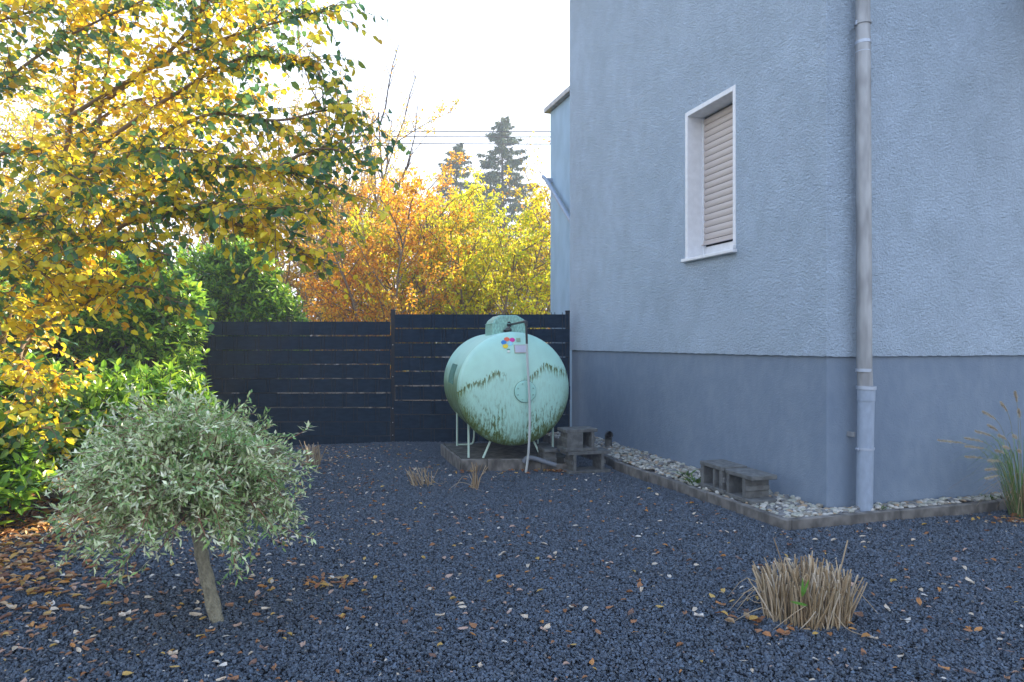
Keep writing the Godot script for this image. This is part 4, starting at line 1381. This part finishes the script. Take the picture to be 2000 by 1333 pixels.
func stubble(at: Vector3, count: int, radius: float, height: float, label: String, seed_: int, loose: int, lean := 0.25):
	rng.seed = seed_
	var o := thing("grass_stump", at, 0, label, "grass stump", "ornamental grasses cut back to straw stumps")
	var shapes := []
	for k in 8:
		var g := Geo.new()
		var bend := unit() * Vector3(0.05, 0, 0.05)
		var pts := [Vector3(0, -0.02, 0), Vector3(0, 0.5, 0) + bend * rng.randf(), Vector3(0, 1, 0) + bend * 1.6]
		var r := rng.randf_range(0.0028, 0.0055)
		g.tube(pts, [r, r, r * 0.9], 5, Color.WHITE, true)
		shapes.append(g.mesh())
	for k in count:
		var a := rng.randf() * TAU
		var f := sqrt(rng.randf())
		var p := Vector3(cos(a) * radius * f, 0, sin(a) * radius * f * 0.85)
		var tilt := Vector3(cos(a) * lean * f, 1, sin(a) * lean * f) + unit() * 0.09
		var h := height * rng.randf_range(0.72, 1.0) * (1.0 - 0.22 * f * f)
		if rng.randf() < 0.012: h *= 1.5
		if rng.randf() < 0.1: h *= rng.randf_range(0.35, 0.8)
		var y := tilt.normalized()
		var x := y.cross(Vector3(0.2, 0.1, 0.9)).normalized()
		var s := part("straw", shapes[rng.randi() % 8], M.straw[[0, 0, 0, 1, 1, 2, 3][rng.randi() % 7]], o)
		s.transform = Transform3D(Basis(x, y * h, x.cross(y)), p)
	# the inner straws stand too close to tell apart
	if count >= 300:
		var inner := Geo.new()
		for k in 260:
			var a := rng.randf() * TAU
			var f := sqrt(rng.randf()) * 0.95
			var p := Vector3(cos(a) * radius * f, -0.02, sin(a) * radius * f * 0.85)
			var up := (Vector3(cos(a) * lean * f, 1, sin(a) * lean * f) + unit() * 0.1).normalized() * height * rng.randf_range(0.45, 0.88)
			var r := rng.randf_range(0.002, 0.004)
			inner.tube([p, p + up * 0.5, p + up], [r, r, r * 0.8], 4, tint([Color(0.34, 0.25, 0.14), Color(0.24, 0.17, 0.09), Color(0.42, 0.34, 0.22)]), true)
		part("straw_mass", inner.mesh(), M.twig, o).set_meta("kind", "stuff")
	# bent dry blades fallen round the foot
	var g2 := Geo.new()
	for k in loose:
		var a := rng.randf() * TAU
		var d := Vector3(cos(a), 0, sin(a))
		var s := d * radius * rng.randf_range(0.5, 1.0)
		var l := rng.randf_range(0.08, 0.22)
		var kink := s + d * l * 0.5 + Vector3(0, rng.randf_range(0.02, 0.16), 0)
		var e := s + d * l + d.cross(Vector3.UP) * rng.randf_range(-0.14, 0.14) + Vector3(0, 0.012, 0)
		g2.tube(smooth([s + Vector3(0, rng.randf_range(0.02, 0.12), 0), kink, e], 3), [0.002, 0.0022, 0.0022, 0.002, 0.002, 0.0016, 0.001], 4)
	if loose > 0:
		part("dry_blades", g2.mesh(), M.straw[0], o).set_meta("kind", "stuff")
	return o

func build_grasses():
	var b: Node3D = stubble(Vector3(1.42, ground_y(1.4, -3.4), -3.42), 300, 0.2, 0.285, "large straw stump of cut ornamental grass in the right foreground", 301, 16, 0.15)
	var g := Geo.new()
	for q in [[Vector3(-0.1, 0.17, 0.2), Vector3(0.35, 0.9, 0.1)], [Vector3(-0.1, 0.17, 0.2), Vector3(0.05, 1, 0.1)], [Vector3(-0.08, 0.14, 0.22), Vector3(-0.9, 0.25, 0.2)]]:
		g.leaf(q[0], (q[1] as Vector3).normalized(), Vector3(0, 0.2, 1), 0.09, 0.014, Color(0.1, 0.24, 0.03), 0.3, 0.1)
	part("green_shoot", g.mesh(), M.leaf_willow, b)
	stubble(Vector3(-0.866, -0.04, -6.75) * Vector3(1, 0, 1) + Vector3(0, -0.04, 0), 28, 0.1, 0.21, "small straw stump with two tall stalks before the slab", 302, 2, 0.03)
	stubble(Vector3(-0.361, -0.043, -6.65) * Vector3(1, 0, 1) + Vector3(0, -0.04, 0), 14, 0.05, 0.27, "thin straw tuft beside the front corner of the slab", 303, 4, 0.15)
	stubble(Vector3(-2.238, -0.05, -8) * Vector3(1, 0, 1) + Vector3(0, -0.06, 0), 44, 0.07, 0.26, "small straw tuft in front of the left fence panel", 304, 2, 0.15)

	# fountain grass leaning in at the right
	rng.seed = 311
	var at := Vector3(3.98, ground_y(4.0, -5.45), -5.5)
	var o := thing("fountain_grass", at, 0, "green fountain grass with fuzzy tan seed heads at the right edge", "grass")
	var bl := Geo.new()
	for k in 260:
		var a := rng.randf() * TAU
		var d := Vector3(cos(a), 0, sin(a))
		var l := rng.randf_range(0.35, 0.8)
		var reach := rng.randf_range(0.25, 0.75) * l
		var p0 := d * rng.randf_range(0, 0.1)
		var p1 := p0 + d * reach * 0.5 + Vector3(0, l * 0.75, 0)
		var p2 := p0 + d * reach * 1.25 + Vector3(0, l * rng.randf_range(0.55, 0.85), 0)
		var dry := rng.randf() < 0.42
		if dry:
			p1.y *= 0.6
			p2.y *= 0.35
		var path := smooth([p0, p1, p2], 4)
		var col := tint([Color(0.4, 0.31, 0.17), Color(0.3, 0.2, 0.1)] if dry else [Color(0.1, 0.2, 0.05), Color(0.15, 0.26, 0.07), Color(0.2, 0.28, 0.1)])
		for q in path.size() - 1:
			var w := d.cross(Vector3.UP) * 0.0028 * (1.0 - 0.8 * float(q) / path.size())
			var w2 := d.cross(Vector3.UP) * 0.0028 * (1.0 - 0.8 * float(q + 1) / path.size())
			bl.quad(path[q] - w, path[q] + w, path[q + 1] + w2, path[q + 1] - w2)
			for z in 4:
				bl.c.append(col)
	part("blades", bl.mesh(), M.leaf_willow, o)
	# each seed head: a bristly spike on an arching stalk
	var heads := [Vector3(3.399, 0.616, -5.3), Vector3(3.195, 0.6, -5.3), Vector3(3.702, 0.88, -5.35), Vector3(3.533, 0.815, -5.3), Vector3(3.443, 0.676, -5.25), Vector3(3.847, 0.958, -5.4), Vector3(3.802, 0.831, -5.3), Vector3(3.707, 0.692, -5.5), Vector3(3.335, 0.569, -5.2), Vector3(3.629, 0.523, -5.3), Vector3(3.463, 0.461, -5.4), Vector3(3.504, 0.463, -5.2), Vector3(3.553, 0.378, -5.3), Vector3(3.418, 0.351, -5.1), Vector3(3.58, 0.652, -5.2), Vector3(3.617, 0.569, -5.2), Vector3(3.622, 0.665, -5.1), Vector3(3.73, 0.539, -5.2)]
	for k in heads.size() + 14:
		var tip: Vector3
		if k < heads.size():
			tip = heads[k] - at
		else:
			var a := rng.randf_range(-1.4, 1.6)
			tip = Vector3(cos(a) * 0.6, rng.randf_range(0.3, 0.75), sin(a) * 0.5)
		var base := Vector3(tip.x, 0, tip.z).normalized() * 0.06
		var mid := Vector3(lerpf(base.x, tip.x, 0.42), tip.y * 0.72 + 0.06, lerpf(base.z, tip.z, 0.42))
		var path := smooth([base, mid, tip], 8)
		var h := Geo.new()
		var rr := []
		for q in path.size():
			rr.append(0.0016)
		h.tube(path, rr, 4, Color(0.25, 0.24, 0.1))
		var sh := Geo.new()
		var n0 := path.size() - 6
		for q in 420:
			var f := rng.randf() * 5.0
			var i := n0 + mini(int(f), 4)
			var p: Vector3 = path[i].lerp(path[i + 1], f - int(f))
			var along: Vector3 = (path[i + 1] - path[i]).normalized()
			var d := (along * 0.9 + unit()).normalized()
			var thick := 0.6 + 0.4 * sin(PI * clampf(f / 5.0, 0.05, 0.95))
			var s := d.cross(unit()).normalized() * 0.0011
			var e := p + d * 0.021 * thick
			var col := tint([Color(0.6, 0.5, 0.36), Color(0.5, 0.4, 0.28), Color(0.68, 0.6, 0.46)])
			sh.tri(p - s, p + s, e)
			for z in 3:
				sh.c.append(col)
		part("seed_head", sh.mesh(), M.leaf_willow, o)
		part("stalk", h.mesh(), M.twig, o)

# ---------------------------------------------------------------- fallen leaves

func curled_leaf(seed_: int, len_: float, wid: float, curl: float, twist: float) -> ArrayMesh:
	rng.seed = seed_
	var g := Geo.new()
	var n := 6
	var m := 4
	for a in n + 1:
		var t := float(a) / n
		var w := wid * 0.5 * pow(sin(PI * clampf(0.06 + t * 0.92, 0, 1)), 0.75) * rng.randf_range(0.94, 1.05)
		for b in m + 1:
			var s := 2.0 * b / m - 1.0
			var x := (t - 0.5) * len_
			var z := s * w
			var y := curl * wid * (s * s * 0.8) + 0.16 * curl * len_ * pow(2 * t - 1, 2) + twist * s * (t - 0.5) * wid + rng.randf_range(0, 0.002)
			g.v.append(Vector3(x, y, z))
	for a in n:
		for b in m:
			var k := a * (m + 1) + b
			for q in [k, k + 1, k + m + 2, k, k + m + 2, k + m + 1]:
				g.i.append(q)
	return g.mesh()

func litter_density(x: float, z: float) -> float:
	# thick under the tree on the left, thin in the open
	var left := smoothstep(0.6, -3.2, x)
	return 0.2 + 0.8 * left * left

func in_yard(x: float, z: float) -> bool:
	var hx := (x - 2.42) * 0.953 + (z + 5.43) * -0.304
	var hz := (x - 2.42) * 0.304 + (z + 5.43) * 0.953
	if hx > -0.6 and hz < 0.26: return false
	if z < -7.5 and x > -0.6 - (-z - 7.5) * 0.35 : return false
	return z > -9.9

func build_fallen_leaves():
	var shapes := []
	for k in 10:
		rng.seed = 400 + k
		shapes.append(curled_leaf(400 + k, 0.055 + 0.004 * (k % 4), 0.03 + 0.004 * (k % 3), [0.1, 0.22, 0.36, 0.5, -0.22][k % 5], [0.0, 0.35, -0.4][k % 3]))
	var kinds := [["pale tan", Color(0.6, 0.5, 0.38)], ["rust brown", Color(0.3, 0.13, 0.05)], ["orange brown", Color(0.46, 0.2, 0.05)], ["bleached", Color(0.66, 0.6, 0.52)], ["dark brown", Color(0.16, 0.08, 0.05)], ["ochre", Color(0.5, 0.32, 0.08)], ["pinkish brown", Color(0.46, 0.3, 0.22)]]
	var mats := []
	for k in kinds:
		var c: Color = k[1]
		var m := mat(c.r, c.g, c.b, 0.65)
		m.backlight_enabled = true
		m.backlight = Color(0.5, 0.5, 0.5)
		mats.append(m)
	rng.seed = 411
	var all := []
	while all.size() < 6000:
		var z := -rng.randf_range(2.3, 9.8)
		var x := rng.randf_range(-1.0, 1.0) * (0.78 * -z + 0.3)
		if not in_yard(x, z) or rng.randf() > litter_density(x, z): continue
		var sc := rng.randf_range(0.42, 0.86)
		if rng.randf() < 0.35: sc *= 0.55
		if z > -3.2: sc *= 0.8
		all.append([sc / -z, Vector3(x, ground_y(x, z) + 0.014, z), sc, rng.randi() % 10, [0, 0, 1, 1, 1, 2, 3, 4, 4, 5, 6, 6][rng.randi() % 12], Basis(Vector3.UP, rng.randf() * TAU) * Basis(Vector3.RIGHT, rng.randf_range(-0.35, 0.35)) * Basis(Vector3.BACK, rng.randf_range(-0.35, 0.35))])
	all.sort_custom(func(a, b): return a[0] > b[0])
	for k in 300:
		var q: Array = all[k]
		var p: Vector3 = q[1]
		var o := solo("fallen_leaf", shapes[q[3]], mats[q[4]], p)
		o.basis = (q[5] as Basis).scaled(Vector3.ONE * q[2])
		var form: String = ["flat", "slightly curled", "cupped", "tightly curled", "arched"][q[3] % 5]
		var size: String = "small" if q[2] < 0.5 else "large" if q[2] > 0.72 else "middling"
		var place: String
		if p.distance_to(Vector3(1.42, 0, -3.42)) < 0.7: place = "beside the big straw stump"
		elif p.distance_to(Vector3(-1.4, 0, -3.37)) < 0.7: place = "under the willow crown"
		elif p.z > -2.9: place = "at the near edge of the gravel" + (" at left" if p.x < -0.6 else " at right" if p.x > 0.6 else "")
		elif p.x < -2.2: place = "on the leafy left side of the yard"
		elif p.x < -0.6: place = "on gravel right of the willow"
		elif p.z < -6.0: place = "on gravel before the tank slab"
		elif p.x > 0.7: place = "on gravel along the kerb side"
		else: place = "on open gravel in the middle of the yard"
		tag(o, "%s %s %s leaf %s" % [size, form, kinds[q[4]][0], place], "leaf", "fallen leaves " + place)
	# the rest, and the drift of brown leaves under the tree, cannot be counted
	var lf := Geo.new()
	for k in range(300, all.size()):
		var q: Array = all[k]
		var c: Color = kinds[q[4]][1]
		litter_leaf(lf, q[1], q[5], 0.06 * q[2], c)
	var brown := [Color(0.3, 0.12, 0.04), Color(0.42, 0.2, 0.05), Color(0.2, 0.09, 0.05), Color(0.45, 0.3, 0.16), Color(0.36, 0.16, 0.06), Color(0.5, 0.3, 0.07)]
	for k in 11000:
		var x := -rng.randf_range(1.7, 5.5)
		var z := -rng.randf_range(3.2, 7.5)
		var edge := smoothstep(2.0, 3.4, -x - absf(z + 5.2) * 0.15 + 0.35 * sin(z * 3.0))
		if rng.randf() > edge: continue
		litter_leaf(lf, Vector3(x, ground_y(x, z) + 0.012 + 0.03 * rng.randf() * edge, z), Basis(unit(), rng.randf_range(-0.5, 0.5)) * Basis(Vector3.UP, rng.randf() * TAU), rng.randf_range(0.045, 0.075), tint(brown, 0.25))
	# leaves blown against the slab and the grass stumps
	for q in [[Vector3(0.45, 0, -7.48), 0.12, 40], [Vector3(-0.5, 0, -7.45), 0.12, 16], [Vector3(1.3, 0, -3.3), 0.3, 40], [Vector3(3.8, 0, -5.35), 0.25, 50], [Vector3(0.05, 0, -7.44), 0.25, 16], [Vector3(-1.0, 0, -3.9), 0.15, 30]]:
		for k in q[2]:
			var p: Vector3 = q[0] + Vector3(rng.randf_range(-1, 1), 0, rng.randf_range(-0.5, 0.5)) * q[1]
			p.y = ground_y(p.x, p.z) + 0.014 + rng.randf() * 0.015
			litter_leaf(lf, p, Basis(unit(), rng.randf_range(-0.6, 0.6)) * Basis(Vector3.UP, rng.randf() * TAU), rng.randf_range(0.035, 0.06), tint(brown, 0.25))
	tag(solo("leaf_litter", lf.mesh(), M.dead_leaf), "drift of brown fallen leaves under the trees at left", "leaf litter", "", "stuff")

func litter_leaf(g: Geo, p: Vector3, b: Basis, len_: float, col: Color):
	g.leaf(p - b.x * len_ * 0.5, b.x, b.y, len_, len_ * rng.randf_range(0.45, 0.65), col, rng.randf_range(0.1, 0.9), rng.randf_range(-0.1, 0.2))
